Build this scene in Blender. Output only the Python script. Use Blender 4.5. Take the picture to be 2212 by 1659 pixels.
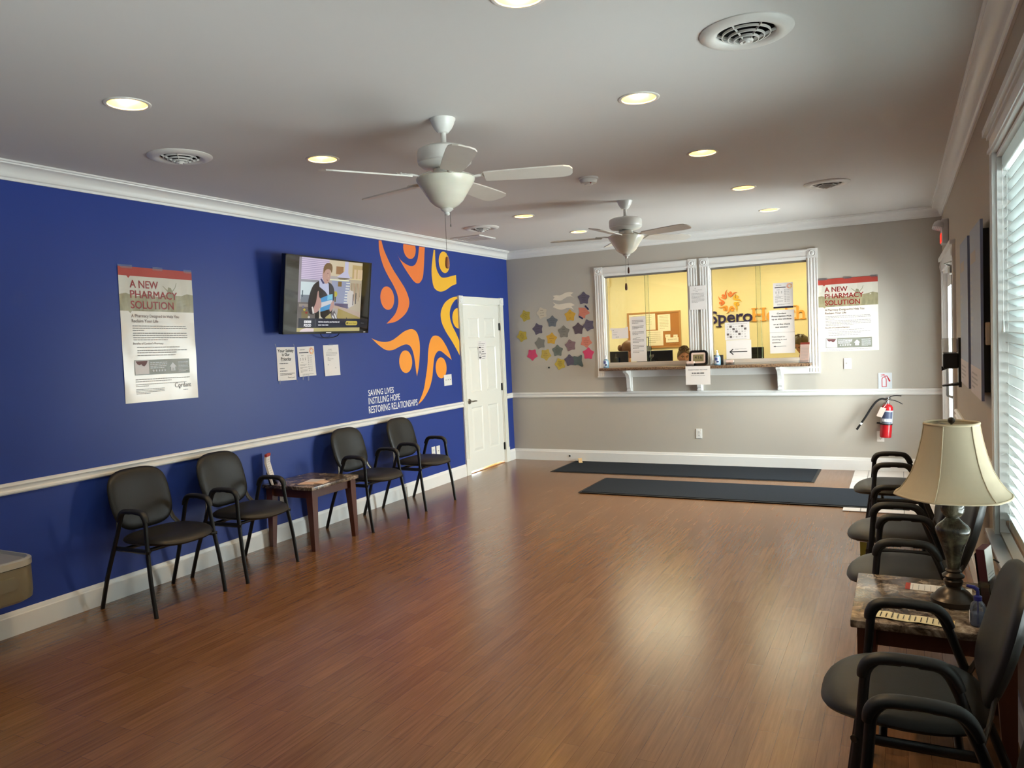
import bpy, bmesh, math, random
from mathutils import Vector, Matrix
from mathutils.geometry import tessellate_polygon

for o in list(bpy.data.objects):
    bpy.data.objects.remove(o, do_unlink=True)
S = bpy.context.scene
COL = S.collection
PI = math.pi
rnd = random.Random(7)

# ------------------------------------------------------------------ camera
FPX = 1643.8
cam = bpy.data.cameras.new('camera')
cam.sensor_fit = 'HORIZONTAL'
cam.sensor_width = 36.0
cam.lens = FPX / 2212 * 36.0
cam.clip_start = 0.05
co = bpy.data.objects.new('camera', cam)
COL.objects.link(co)
R_ = Vector((0.88973541, 0.4541921, -0.04561188))
U_ = Vector((0.01470856, 0.07134421, 0.9973433))
F_ = Vector((-0.45623959, 0.88804253, -0.05679696))
co.matrix_world = Matrix(((R_.x, U_.x, -F_.x, 0), (R_.y, U_.y, -F_.y, 0), (R_.z, U_.z, -F_.z, 1.57), (0, 0, 0, 1)))
S.camera = co

# ------------------------------------------------------------------ view, world, daylight
S.view_settings.view_transform = 'Standard'
S.view_settings.look = 'None'
S.view_settings.gamma = 1.0
S.view_settings.use_curve_mapping = False
S.view_settings.exposure = 0.46
SKY, GROUND = 8.0, 13.0
W = bpy.data.worlds.new('daylight')
S.world = W
W.use_nodes = True
nt = W.node_tree
nt.nodes.clear()
wo = nt.nodes.new('ShaderNodeOutputWorld')
bg = nt.nodes.new('ShaderNodeBackground')
tc = nt.nodes.new('ShaderNodeTexCoord')
sx = nt.nodes.new('ShaderNodeSeparateXYZ')
rp = nt.nodes.new('ShaderNodeValToRGB')
mp = nt.nodes.new('ShaderNodeMapRange')
mp.inputs['From Min'].default_value = -1
mp.inputs['From Max'].default_value = 1
nt.links.new(tc.outputs['Generated'], sx.inputs[0])
nt.links.new(sx.outputs['Z'], mp.inputs['Value'])
nt.links.new(mp.outputs[0], rp.inputs[0])
els = rp.color_ramp.elements
def _k(v, c): return (c[0] * v, c[1] * v, c[2] * v, 1)
els[0].position = 0.0; els[0].color = _k(GROUND, (0.86, 0.95, 1.0))
els[1].position = 1.0; els[1].color = _k(SKY, (0.62, 0.82, 1.0))
for p_, v_, c_ in ((0.46, GROUND, (0.86, 0.95, 0.98)), (0.5, 5.0, (0.80, 0.95, 0.92)), (0.56, SKY, (0.78, 0.95, 1.0))):
    e_ = els.new(p_); e_.color = _k(v_, c_)
nt.links.new(rp.outputs[0], bg.inputs[0])
bg.inputs[1].default_value = 1.0
nt.links.new(bg.outputs[0], wo.inputs[0])

def portal(name, loc, rot, sx_, sy_):
    l = bpy.data.lights.new(name, 'AREA')
    l.shape = 'RECTANGLE'; l.size = sx_; l.size_y = sy_
    l.cycles.is_portal = True
    o = bpy.data.objects.new(name, l)
    COL.objects.link(o); o.location = loc; o.rotation_euler = rot
    return o
# room limits
XL, XR, YB, Y0, H = -4.598, 0.380, 8.946, -2.6, 2.729
DOOR_R = (6.95, 8.72, 2.06)
WIN_R = ((1.95, 3.96, 0.62, 2.28), (-0.75, 1.26, 0.62, 2.28))
portal('daylight_door', (XR + .16, (DOOR_R[0] + DOOR_R[1]) / 2, 1.05), (0, PI / 2, 0), 2.0, 1.72)
for w in WIN_R:
    portal('daylight_window', (XR + .16, (w[0] + w[1]) / 2, (w[2] + w[3]) / 2), (0, PI / 2, 0), w[3] - w[2], w[1] - w[0])
def area(name, loc, rot, size, watts, col, size_y=None, spread=PI):
    l = bpy.data.lights.new(name, 'AREA')
    l.shape = 'RECTANGLE' if size_y else 'DISK'
    l.size = size
    if size_y: l.size_y = size_y
    l.energy = watts; l.color = col; l.spread = spread
    o = bpy.data.objects.new(name, l); COL.objects.link(o); o.location = loc; o.rotation_euler = rot
    return o
OFFICE_W, DOWN_W = 21, 8.0
area('daylight_forecourt', (1.5, 8.1, 1.75), (0, math.radians(84), math.radians(-12)), 2.2, 385, (.90, .96, 1.0), 2.6)

# ------------------------------------------------------------------ helpers
def lin(c):
    return tuple(((v / 255) / 12.92 if v / 255 <= 0.04045 else ((v / 255 + 0.055) / 1.055) ** 2.4) for v in c)

MATS = {}
def mat(name, rgb, rough=0.5, metal=0.0, spec=0.5, emit=None, es=0.0, var=0.05, scale=12.0, bump=0.0, coat=0.0, stretch=None, trans=0.0, sub=0.0):
    if name in MATS: return MATS[name]
    m = bpy.data.materials.new(name); m.use_nodes = True
    n = m.node_tree; b = n.nodes['Principled BSDF']
    c = lin(rgb)
    b.inputs['Roughness'].default_value = rough
    b.inputs['Metallic'].default_value = metal
    b.inputs['Specular IOR Level'].default_value = spec
    b.inputs['Coat Weight'].default_value = coat
    if coat: b.inputs['Coat Roughness'].default_value = 0.08
    if trans: b.inputs['Transmission Weight'].default_value = trans
    t = n.nodes.new('ShaderNodeTexCoord'); no = n.nodes.new('ShaderNodeTexNoise')
    no.inputs['Scale'].default_value = scale; no.inputs['Detail'].default_value = 3
    src = t.outputs['Object']
    if stretch:
        mpn = n.nodes.new('ShaderNodeMapping'); mpn.inputs['Scale'].default_value = stretch
        n.links.new(src, mpn.inputs[0]); src = mpn.outputs[0]
    n.links.new(src, no.inputs['Vector'])
    mx = n.nodes.new('ShaderNodeMix'); mx.data_type = 'RGBA'
    mx.inputs['A'].default_value = (*[v * (1 - var) for v in c], 1)
    mx.inputs['B'].default_value = (*[min(1, v * (1 + var)) for v in c], 1)
    n.links.new(no.outputs['Fac'], mx.inputs['Factor'])
    n.links.new(mx.outputs['Result'], b.inputs['Base Color'])
    if bump:
        bp = n.nodes.new('ShaderNodeBump'); bp.inputs['Strength'].default_value = bump; bp.inputs['Distance'].default_value = 0.003
        n.links.new(no.outputs['Fac'], bp.inputs['Height']); n.links.new(bp.outputs[0], b.inputs['Normal'])
    if emit:
        b.inputs['Emission Color'].default_value = (*lin(emit), 1); b.inputs['Emission Strength'].default_value = es
    if sub:
        b.inputs['Subsurface Weight'].default_value = sub; b.inputs['Subsurface Radius'].default_value = (0.02, 0.008, 0.004); b.inputs['Subsurface Scale'].default_value = 0.5
    MATS[name] = m
    return m

def glass_mat(name, tint=(255, 255, 255), rough=0.02, fac=0.08, milky=0.0):
    if name in MATS: return MATS[name]
    m = bpy.data.materials.new(name); m.use_nodes = True
    n = m.node_tree; n.nodes.clear()
    out = n.nodes.new('ShaderNodeOutputMaterial'); tr = n.nodes.new('ShaderNodeBsdfTransparent'); gl = n.nodes.new('ShaderNodeBsdfGlossy')
    fr = n.nodes.new('ShaderNodeFresnel'); fr.inputs[0].default_value = 1.45
    mx = n.nodes.new('ShaderNodeMixShader')
    tr.inputs[0].default_value = (*lin(tint), 1); gl.inputs['Roughness'].default_value = rough
    n.links.new(fr.outputs[0], mx.inputs[0]); n.links.new(tr.outputs[0], mx.inputs[1]); n.links.new(gl.outputs[0], mx.inputs[2])
    last = mx
    if milky:
        df = n.nodes.new('ShaderNodeBsdfDiffuse'); df.inputs[0].default_value = (*lin(tint), 1)
        m2 = n.nodes.new('ShaderNodeMixShader'); m2.inputs[0].default_value = milky
        n.links.new(mx.outputs[0], m2.inputs[1]); n.links.new(df.outputs[0], m2.inputs[2]); last = m2
    n.links.new(last.outputs[0], out.inputs[0])
    MATS[name] = m
    return m

class MB:
    """collects geometry for one mesh object"""
    def __init__(s): s.v = []; s.f = []; s.mi = []
    def add(s, v, f, M=None, mi=0):
        k = len(s.v)
        s.v += [tuple(M @ Vector(p)) if M is not None else tuple(p) for p in v]
        s.f += [tuple(i + k for i in q) for q in f]
        s.mi += [mi] * len(f)
        return s
    def box(s, lo, hi, M=None, mi=0):
        x0, y0, z0 = lo; x1, y1, z1 = hi
        v = [(x0, y0, z0), (x1, y0, z0), (x1, y1, z0), (x0, y1, z0), (x0, y0, z1), (x1, y0, z1), (x1, y1, z1), (x0, y1, z1)]
        return s.add(v, [(0, 3, 2, 1), (4, 5, 6, 7), (0, 1, 5, 4), (1, 2, 6, 5), (2, 3, 7, 6), (3, 0, 4, 7)], M, mi)
    def rbox(s, lo, hi, r=0.01, seg=2, M=None, mi=0):
        bm = bmesh.new()
        bmesh.ops.create_cube(bm, size=1)
        for q in bm.verts:
            q.co = Vector(((lo[i] + hi[i]) / 2 + q.co[i] * (hi[i] - lo[i]) for i in range(3)))
        bmesh.ops.bevel(bm, geom=list(bm.edges), offset=r, segments=seg, profile=0.5, affect='EDGES')
        bm.verts.index_update()
        s.add([q.co.copy() for q in bm.verts], [[q.index for q in f.verts] for f in bm.faces], M, mi)
        bm.free(); return s
    def lathe(s, prof, n=24, M=None, mi=0, cap=False):
        v = []; f = []
        for r, z in prof:
            for i in range(n):
                a = 2 * PI * i / n; v.append((r * math.cos(a), r * math.sin(a), z))
        for k in range(len(prof) - 1):
            for i in range(n):
                j = (i + 1) % n
                f.append((k * n + i, k * n + j, (k + 1) * n + j, (k + 1) * n + i))
        if cap:
            f.append(tuple(reversed(range(n)))); f.append(tuple((len(prof) - 1) * n + i for i in range(n)))
        return s.add(v, f, M, mi)
    def cyl(s, p0, p1, r, n=16, r1=None, mi=0):
        return s.tube([p0, p1], [r, r if r1 is None else r1], n, mi=mi)
    def tube(s, path, r, n=10, sx=1.0, sy=1.0, up=None, M=None, mi=0, caps=True):
        P = [Vector(p) for p in path]
        if not isinstance(r, (list, tuple)): r = [r] * len(P)
        v = []; f = []
        up = Vector(up) if up else None
        prev = None
        for k, p in enumerate(P):
            d = (P[min(k + 1, len(P) - 1)] - P[max(k - 1, 0)]).normalized()
            if up is not None: a = up
            elif prev is not None: a = prev
            else: a = Vector((0, 0, 1)) if abs(d.z) < .9 else Vector((1, 0, 0))
            x = (a - d * a.dot(d)).normalized(); y = d.cross(x); prev = x
            for i in range(n):
                t = 2 * PI * (i + .5) / n
                v.append(p + x * (math.cos(t) * r[k] * sx) + y * (math.sin(t) * r[k] * sy))
        for k in range(len(P) - 1):
            for i in range(n):
                j = (i + 1) % n
                f.append((k * n + i, k * n + j, (k + 1) * n + j, (k + 1) * n + i))
        if caps:
            f.append(tuple(reversed(range(n)))); f.append(tuple((len(P) - 1) * n + i for i in range(n)))
        return s.add(v, f, M, mi)
    def prism(s, poly, z0, z1, M=None, mi=0):
        n = len(poly)
        v = [(p[0], p[1], z0) for p in poly] + [(p[0], p[1], z1) for p in poly]
        tri = tessellate_polygon([[Vector((p[0], p[1], 0)) for p in poly]])
        ar = sum(poly[i][0] * poly[(i + 1) % n][1] - poly[(i + 1) % n][0] * poly[i][1] for i in range(n))
        f = []
        for t in tri:
            a, b, c = t
            cr = (poly[b][0] - poly[a][0]) * (poly[c][1] - poly[a][1]) - (poly[b][1] - poly[a][1]) * (poly[c][0] - poly[a][0])
            if cr < 0: a, c = c, a
            f.append((a + n, b + n, c + n)); f.append((c, b, a))
        for i in range(n):
            j = (i + 1) % n
            f.append((i, j, j + n, i + n) if ar > 0 else (j, i, i + n, j + n))
        return s.add(v, f, M, mi)
    def flat(s, poly, z=0.0, M=None, mi=0):
        n = len(poly)
        tri = tessellate_polygon([[Vector((p[0], p[1], 0)) for p in poly]])
        f = []
        for a, b, c in tri:
            cr = (poly[b][0] - poly[a][0]) * (poly[c][1] - poly[a][1]) - (poly[b][1] - poly[a][1]) * (poly[c][0] - poly[a][0])
            f.append((a, b, c) if cr > 0 else (c, b, a))
        return s.add([(p[0], p[1], z) for p in poly], f, M, mi)
    def rect(s, x0, y0, x1, y1, z=0.0, M=None, mi=0):
        return s.add([(x0, y0, z), (x1, y0, z), (x1, y1, z), (x0, y1, z)], [(0, 1, 2, 3)], M, mi)
    def sphere(s, c, r, n=16, m=10, sc=(1, 1, 1), mi=0):
        v = []; f = []
        for k in range(m + 1):
            ph = PI * k / m
            for i in range(n):
                a = 2 * PI * i / n
                v.append((c[0] + r * sc[0] * math.sin(ph) * math.cos(a), c[1] + r * sc[1] * math.sin(ph) * math.sin(a), c[2] + r * sc[2] * math.cos(ph)))
        for k in range(m):
            for i in range(n):
                j = (i + 1) % n
                if k == 0: f.append((i, n + i, n + j))
                elif k == m - 1: f.append((k * n + i, (k + 1) * n + i, k * n + j))
                else: f.append((k * n + i, (k + 1) * n + i, (k + 1) * n + j, k * n + j))
        return s.add(v, f, None, mi)
    def pillow(s, outline, fn, T0, T1, rings=7, n=40, p=5.0, mi=0):
        """cushion: outline(theta)->(a,b) in unit shape, fn(a,b,h)->3D"""
        v = []; f = []
        rr = [0.0] + [1 - (1 - k / rings) ** 1.8 for k in range(1, rings + 1)]
        lay = []
        for side, T in ((1, T1), (-1, T0)):
            for rho in rr:
                h = side * T * max(0.0, 1 - rho ** p) ** 0.5
                lay.append((rho, h))
        for rho, h in lay:
            for i in range(n):
                a, b = outline(2 * PI * i / n)
                v.append(fn(a * rho, b * rho, h))
        L = len(rr)
        for base, flip in ((0, False), (L, True)):
            for k in range(L - 1):
                for i in range(n):
                    j = (i + 1) % n
                    q = ((base + k) * n + i, (base + k + 1) * n + i, (base + k + 1) * n + j, (base + k) * n + j)
                    if k == 0: q = (q[0], q[1], q[2])
                    f.append(tuple(reversed(q)) if flip else q)
        for i in range(n):
            j = (i + 1) % n
            f.append(((L - 1) * n + i, (2 * L - 1) * n + i, (2 * L - 1) * n + j, (L - 1) * n + j))
        return s.add(v, f, None, mi)
    def build(s, name, m, parent=None, smooth=None, M=None):
        me = bpy.data.meshes.new(name)
        me.from_pydata([tuple(p) for p in s.v], [], [tuple(q) for q in s.f])
        for q in (m if isinstance(m, (list, tuple)) else [m]): me.materials.append(q)
        if any(s.mi): me.polygons.foreach_set('material_index', s.mi)
        bm = bmesh.new(); bm.from_mesh(me)
        bmesh.ops.remove_doubles(bm, verts=bm.verts, dist=1e-6)
        bm.to_mesh(me); bm.free()
        if smooth:
            me.shade_smooth()
            me.set_sharp_from_angle(angle=math.radians(smooth))
        me.update()
        o = bpy.data.objects.new(name, me)
        COL.objects.link(o)
        if parent is not None: o.parent = parent
        if M is not None: o.matrix_local = M
        return o

def tag(o, label=None, cat=None, group=None, kind=None):
    if label: o['label'] = label
    if cat: o['category'] = cat
    if group: o['group'] = group
    if kind: o['kind'] = kind
    return o
def thing(name, label, cat, M=None, group=None):
    o = bpy.data.objects.new(name, None); COL.objects.link(o)
    o.empty_display_size = 0.1
    if M is not None: o.matrix_world = M
    return tag(o, label, cat, group)
def copy_tree(o, parent=None):
    c = o.copy(); COL.objects.link(c)
    if parent is not None: c.parent = parent
    for ch in list(o.children): copy_tree(ch, c)
    return c
def struct(o, label, cat='building'):
    return tag(o, label, cat, None, 'structure')
def T(x, y, z): return Matrix.Translation((x, y, z))
def RZ(a): return Matrix.Rotation(math.radians(a), 4, 'Z')
def RX(a): return Matrix.Rotation(math.radians(a), 4, 'X')
def RY(a): return Matrix.Rotation(math.radians(a), 4, 'Y')
def basis(o, x, y, z):
    return Matrix(((x[0], y[0], z[0], o[0]), (x[1], y[1], z[1], o[1]), (x[2], y[2], z[2], o[2]), (0, 0, 0, 1)))
def onleft(y, z, off=0.0):   # frame on the left wall: x = right as seen, y = up, z = out of the wall
    return basis((XL + off, y, z), (0, 1, 0), (0, 0, 1), (1, 0, 0))
def onback(x, z, off=0.0, yp=YB):
    return basis((x, yp - off, z), (1, 0, 0), (0, 0, 1), (0, -1, 0))
def onright(y, z, off=0.0):
    return basis((XR - off, y, z), (0, -1, 0), (0, 0, 1), (-1, 0, 0))

def catmull(pts, sub=5):
    out = []
    n = len(pts)
    for i in range(n - 1):
        p0 = pts[max(i - 1, 0)]; p1 = pts[i]; p2 = pts[i + 1]; p3 = pts[min(i + 2, n - 1)]
        for k in range(sub):
            t = k / sub
            out.append(tuple(0.5 * (2 * p1[d] + (p2[d] - p0[d]) * t + (2 * p0[d] - 5 * p1[d] + 4 * p2[d] - p3[d]) * t * t + (3 * p1[d] - p0[d] - 3 * p2[d] + p3[d]) * t ** 3) for d in range(len(p1))))
    out.append(tuple(pts[-1]))
    return out
def dedupe(p):
    q = []
    for a in p:
        if not q or (a[0] - q[-1][0]) ** 2 + (a[1] - q[-1][1]) ** 2 > 1e-10: q.append(a)
    if (q[0][0] - q[-1][0]) ** 2 + (q[0][1] - q[-1][1]) ** 2 < 1e-10: q.pop()
    return q
def ell(cx, cy, rx, ry, n=28): return [(cx + rx * math.cos(2 * PI * i / n), cy + ry * math.sin(2 * PI * i / n)) for i in range(n)]
def star(cx, cy, r, ri=0.42, rot=0, n=5):
    return [(cx + (r if i % 2 == 0 else r * ri) * math.sin(math.radians(rot) + PI * i / n), cy + (r if i % 2 == 0 else r * ri) * math.cos(math.radians(rot) + PI * i / n)) for i in range(2 * n)]
def rrect(x0, y0, x1, y1, r, n=5):
    out = []
    for cx, cy, a0 in ((x1 - r, y1 - r, 0), (x0 + r, y1 - r, 90), (x0 + r, y0 + r, 180), (x1 - r, y0 + r, 270)):
        for k in range(n + 1):
            a = math.radians(a0 + 90 * k / n); out.append((cx + r * math.cos(a), cy + r * math.sin(a)))
    return out

_tc = {}
def text_geo(s, bold=0.0, shear=0.0):
    key = (s, bold, shear)
    if key not in _tc:
        c = bpy.data.curves.new('lettering', 'FONT')
        c.body = s; c.size = 1.0; c.resolution_u = 3; c.fill_mode = 'FRONT'; c.offset = bold; c.shear = shear
        o = bpy.data.objects.new('lettering', c)
        COL.objects.link(o)
        bpy.context.view_layer.update()
        me = bpy.data.meshes.new_from_object(o.evaluated_get(bpy.context.evaluated_depsgraph_get()))
        v = [tuple(p.co) for p in me.vertices]; f = [tuple(p.vertices) for p in me.polygons]
        bpy.data.objects.remove(o); bpy.data.curves.remove(c); bpy.data.meshes.remove(me)
        _tc[key] = (v, f)
    return _tc[key]
def put_text(mb, s, x, y, h, w=None, align='L', z=0.0, bold=0.0, shear=0.0, mi=0, M=None):
    """lettering with cap height h, baseline at y, squeezed to width w when given"""
    v, f = text_geo(s, 0.0, shear)
    if not v: return mb
    if bold > .003:      # heavier strokes: the same outline laid four times, slightly apart
        b_ = bold * .75; n_ = len(v); v0, f0 = v, f; v = []; f = []
        for q_, (dx_, dy_) in enumerate(((-b_, -b_), (b_, -b_), (b_, b_), (-b_, b_))):
            v += [(p[0] + dx_, p[1] + dy_, q_) for p in v0]; f += [tuple(i + q_ * n_ for i in t) for t in f0]
    x0 = min(p[0] for p in v); x1 = max(p[0] for p in v)
    sy = h / 0.70
    sx = (w / (x1 - x0)) if w else sy
    wd = (x1 - x0) * sx
    ox = x if align == 'L' else (x - wd / 2 if align == 'C' else x - wd)
    mb.add([(ox + (p[0] - x0) * sx, y + p[1] * sy, z + p[2] * 2e-5) for p in v], f, M, mi)
    return mb
def lines(mb, x0, x1, y, h, n=1, gap=0.012, last=0.6, seed=1, z=0.0, M=None, mi=0):
    """rows of unreadable small print, as word-long strokes"""
    r = random.Random(seed)
    for k in range(n):
        xe = x1 if k < n - 1 else x0 + (x1 - x0) * last
        x = x0
        while x < xe - h:
            w = min(h * r.uniform(1.5, 5.0), xe - x)
            mb.rect(x, y - k * gap, x + w, y - k * gap + h, z, M, mi)
            x += w + h * .55
    return mb
# ------------------------------------------------------------------ materials of the room
m_white = mat('white_trim_paint', (232, 230, 226), 0.35, var=0.02)
m_ceil = mat('ceiling_paint', (214, 210, 206), 0.8, var=0.02, scale=2)
m_blue = mat('blue_wall_paint', (36, 60, 138), 0.42, spec=0.4, var=0.03, scale=3)
m_greige = mat('greige_wall_paint', (186, 179, 168), 0.55, spec=0.35, var=0.02, scale=3)
m_tan = mat('tan_wall_paint', (178, 164, 146), 0.6, spec=0.3, var=0.02, scale=3)
m_cream = mat('cream_office_paint', (236, 222, 168), 0.7, var=0.02, scale=3)
m_black = mat('black_metal', (16, 16, 17), 0.45, var=0.1)
m_dark = mat('duct_dark', (22, 20, 19), 0.9)
m_steel = mat('brushed_nickel', (160, 155, 148), 0.3, metal=1.0)
m_chrome = mat('chrome', (200, 200, 200), 0.12, metal=1.0)
m_paper = mat('white_paper', (236, 230, 226), 0.7, var=0.02)
m_print = mat('black_print', (28, 26, 28), 0.7)
m_grey_print = mat('grey_print', (166, 160, 157), 0.7)
m_tape = glass_mat('clear_tape', (235, 238, 245), 0.3, milky=0.12)
m_pane = glass_mat('window_glass', (250, 252, 250))
m_door = mat('white_door_paint', (236, 234, 224), 0.33, var=0.015)

def floor_material():
    m = bpy.data.materials.new('wood_strip_floor'); m.use_nodes = True
    n = m.node_tree; b = n.nodes['Principled BSDF']
    tc = n.nodes.new('ShaderNodeTexCoord')
    mp = n.nodes.new('ShaderNodeMapping'); mp.inputs['Rotation'].default_value = (0, 0, PI / 2)
    n.links.new(tc.outputs['Object'], mp.inputs[0])
    br = n.nodes.new('ShaderNodeTexBrick')
    br.inputs['Scale'].default_value = 1.0; br.inputs['Brick Width'].default_value = 0.60; br.inputs['Row Height'].default_value = 0.075
    br.inputs['Mortar Size'].default_value = 0.0008; br.inputs['Mortar Smooth'].default_value = 0.3; br.inputs['Bias'].default_value = 0.0
    br.offset = 0.37; br.offset_frequency = 2
    br.inputs['Color1'].default_value = (*lin((128, 91, 60)), 1); br.inputs['Color2'].default_value = (*lin((118, 82, 53)), 1)
    br.inputs['Mortar'].default_value = (*lin((84, 52, 34)), 1)
    n.links.new(mp.outputs[0], br.inputs['Vector'])
    m2 = n.nodes.new('ShaderNodeMapping'); m2.inputs['Scale'].default_value = (70, 3.0, 1)
    n.links.new(tc.outputs['Object'], m2.inputs[0])
    no = n.nodes.new('ShaderNodeTexNoise'); no.inputs['Scale'].default_value = 1.0; no.inputs['Detail'].default_value = 6; no.inputs['Roughness'].default_value = 0.65
    n.links.new(m2.outputs[0], no.inputs['Vector'])
    mx = n.nodes.new('ShaderNodeMix'); mx.data_type = 'RGBA'; mx.blend_type = 'MULTIPLY'; mx.inputs['Factor'].default_value = 0.7
    cr = n.nodes.new('ShaderNodeValToRGB'); cr.color_ramp.elements[0].position = 0.3; cr.color_ramp.elements[0].color = (0.62, 0.60, 0.58, 1); cr.color_ramp.elements[1].position = 0.66; cr.color_ramp.elements[1].color = (1.18, 1.18, 1.16, 1)
    n.links.new(no.outputs['Fac'], cr.inputs[0])
    n.links.new(br.outputs['Color'], mx.inputs['A']); n.links.new(cr.outputs[0], mx.inputs['B'])
    n.links.new(mx.outputs['Result'], b.inputs['Base Color'])
    b.inputs['Specular IOR Level'].default_value = 0.65
    rr = n.nodes.new('ShaderNodeMapRange'); rr.inputs['To Min'].default_value = 0.17; rr.inputs['To Max'].default_value = 0.31
    n.links.new(no.outputs['Fac'], rr.inputs[0]); n.links.new(rr.outputs[0], b.inputs['Roughness'])
    bp = n.nodes.new('ShaderNodeBump'); bp.inputs['Strength'].default_value = 0.11; bp.inputs['Distance'].default_value = 0.0012
    n.links.new(no.outputs['Fac'], bp.inputs['Height']); n.links.new(bp.outputs[0], b.inputs['Normal'])
    return m
def tile_material(name, c1, c2, mortar, w, h, rough):
    m = bpy.data.materials.new(name); m.use_nodes = True
    n = m.node_tree; b = n.nodes['Principled BSDF']; tc = n.nodes.new('ShaderNodeTexCoord')
    br = n.nodes.new('ShaderNodeTexBrick'); br.inputs['Scale'].default_value = 1; br.inputs['Brick Width'].default_value = w; br.inputs['Row Height'].default_value = h; br.offset = 0
    br.inputs['Mortar Size'].default_value = 0.004
    br.inputs['Color1'].default_value = (*lin(c1), 1); br.inputs['Color2'].default_value = (*lin(c2), 1); br.inputs['Mortar'].default_value = (*lin(mortar), 1)
    n.links.new(tc.outputs['Object'], br.inputs['Vector']); n.links.new(br.outputs['Color'], b.inputs['Base Color']); b.inputs['Roughness'].default_value = rough
    return m
def stone_material(name, cols, scale=30, tile=None, rough=0.2):
    m = bpy.data.materials.new(name); m.use_nodes = True
    n = m.node_tree; b = n.nodes['Principled BSDF']; tc = n.nodes.new('ShaderNodeTexCoord')
    no = n.nodes.new('ShaderNodeTexNoise'); no.inputs['Scale'].default_value = scale; no.inputs['Detail'].default_value = 8; no.inputs['Roughness'].default_value = 0.7; no.inputs['Distortion'].default_value = 0.6
    n.links.new(tc.outputs['Object'], no.inputs['Vector'])
    cr = n.nodes.new('ShaderNodeValToRGB'); e = cr.color_ramp.elements
    e[0].position = 0.36; e[0].color = (*lin(cols[0]), 1); e[1].position = 0.66; e[1].color = (*lin(cols[-1]), 1)
    for k, c in enumerate(cols[1:-1]):
        q = e.new(0.36 + 0.30 * (k + 1) / (len(cols) - 1)); q.color = (*lin(c), 1)
    n.links.new(no.outputs['Fac'], cr.inputs[0])
    last = cr.outputs[0]
    if tile:
        br = n.nodes.new('ShaderNodeTexBrick'); br.inputs['Scale'].default_value = 1; br.inputs['Brick Width'].default_value = tile[0]; br.inputs['Row Height'].default_value = tile[1]
        br.inputs['Mortar Size'].default_value = 0.0006; br.inputs['Color1'].default_value = (0.45, 0.42, 0.4, 1); br.inputs['Color2'].default_value = (1.25, 1.22, 1.2, 1); br.inputs['Mortar'].default_value = (0.4, 0.4, 0.4, 1)
        n.links.new(tc.outputs['Object'], br.inputs['Vector'])
        mx = n.nodes.new('ShaderNodeMix'); mx.data_type = 'RGBA'; mx.blend_type = 'MULTIPLY'; mx.inputs['Factor'].default_value = 0.8
        n.links.new(last, mx.inputs['A']); n.links.new(br.outputs['Color'], mx.inputs['B']); last = mx.outputs['Result']
    n.links.new(last, b.inputs['Base Color']); b.inputs['Roughness'].default_value = rough
    return m

# ------------------------------------------------------------------ shell
def holed(outer, holes, M, z0, z1, name, m, parent=None):
    """a slab with openings: outline and holes in its plane, thickness z0..z1"""
    loops = [outer] + holes
    tri = tessellate_polygon([[Vector((p[0], p[1], 0)) for p in l] for l in loops])
    flat = [p for l in loops for p in l]
    N = len(flat)
    mb = MB()
    v = [(p[0], p[1], z1) for p in flat] + [(p[0], p[1], z0) for p in flat]
    f = []
    for a, b, c in tri:
        cr = (flat[b][0] - flat[a][0]) * (flat[c][1] - flat[a][1]) - (flat[b][1] - flat[a][1]) * (flat[c][0] - flat[a][0])
        if cr < 0: a, c = c, a
        f.append((a, b, c)); f.append((c + N, b + N, a + N))
    k = 0
    for li, l in enumerate(loops):
        n = len(l)
        ar = sum(l[i][0] * l[(i + 1) % n][1] - l[(i + 1) % n][0] * l[i][1] for i in range(n))
        ccw = (ar > 0) == (li == 0)
        for i in range(n):
            a, b = k + i, k + (i + 1) % n
            f.append((a, a + N, b + N, b) if ccw else (b, b + N, a + N, a))
        k += n
    mb.add(v, f, M)
    return mb.build(name, m, parent)
R4 = lambda x0, y0, x1, y1: [(x0, y0), (x1, y0), (x1, y1), (x0, y1)]

LIGHTS = [(x, y) for x in (-3.13, -1.13) for y in (2.38, 3.70, 5.05, 6.49, 7.86)]
VENTS = [(-0.52, 3.14), (-3.72, 3.15), (-0.52, 6.76), (-3.78, 6.84)]
YO = 11.6                                   # far wall of the office behind the counter
Mf = Matrix.Identity(4)
fl = MB().box((XL - .14, Y0 - .12, -.1), (XR + .16, YB + .02, 0)).build('floor', floor_material())
struct(fl, 'red-brown wood strip floor with a dull sheen', 'floor')
ent = MB().box((-.467, 6.93, 0.0), (XR, YB - .015, .006)).build('floor_entry', tile_material('beige_tile', (214, 206, 198), (202, 194, 188), (120, 112, 106), .33, .33, .3))
struct(ent, 'beige tile landing at the entry door', 'floor')
ce = holed(R4(XL - .14, Y0 - .12, XR + .16, YB + .06), [ell(x, y, .088, .088, 24) for x, y in LIGHTS] + [ell(x, y, .105, .105, 24) for x, y in VENTS], T(0, 0, H), 0, .1, 'ceiling', m_ceil)
struct(ce, 'flat off-white ceiling with recessed lamps', 'ceiling')
# left wall (blue) with the door opening
DL = (7.745, 8.672, 2.035)
wl = holed(R4(Y0, 0, YB + .06, H), [R4(DL[0], 0.0005, DL[1], DL[2])], onleft(0, 0), -.12, 0, 'wall_left', m_blue)
struct(wl, 'royal blue wall', 'wall')
# back wall with the two reception windows
W1 = (-3.262, 1.205, -2.222, 2.31); W2 = (-1.965, 1.205, -0.910, 2.31)
wb = holed(R4(XL - .12, 0, XR + .16, H), [R4(*W1), R4(*W2)], onback(0, 0), -.06, 0, 'wall_back', m_greige)
struct(wb, 'greige end wall with two reception windows', 'wall')
wo_ = holed(R4(XL - .12, 0, XR + .16, H), [R4(*W1), R4(*W2)], onback(0, 0), -.12, -.06, 'wall_office_side', m_cream)
struct(wo_, 'cream office side of the end wall', 'wall')
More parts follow.
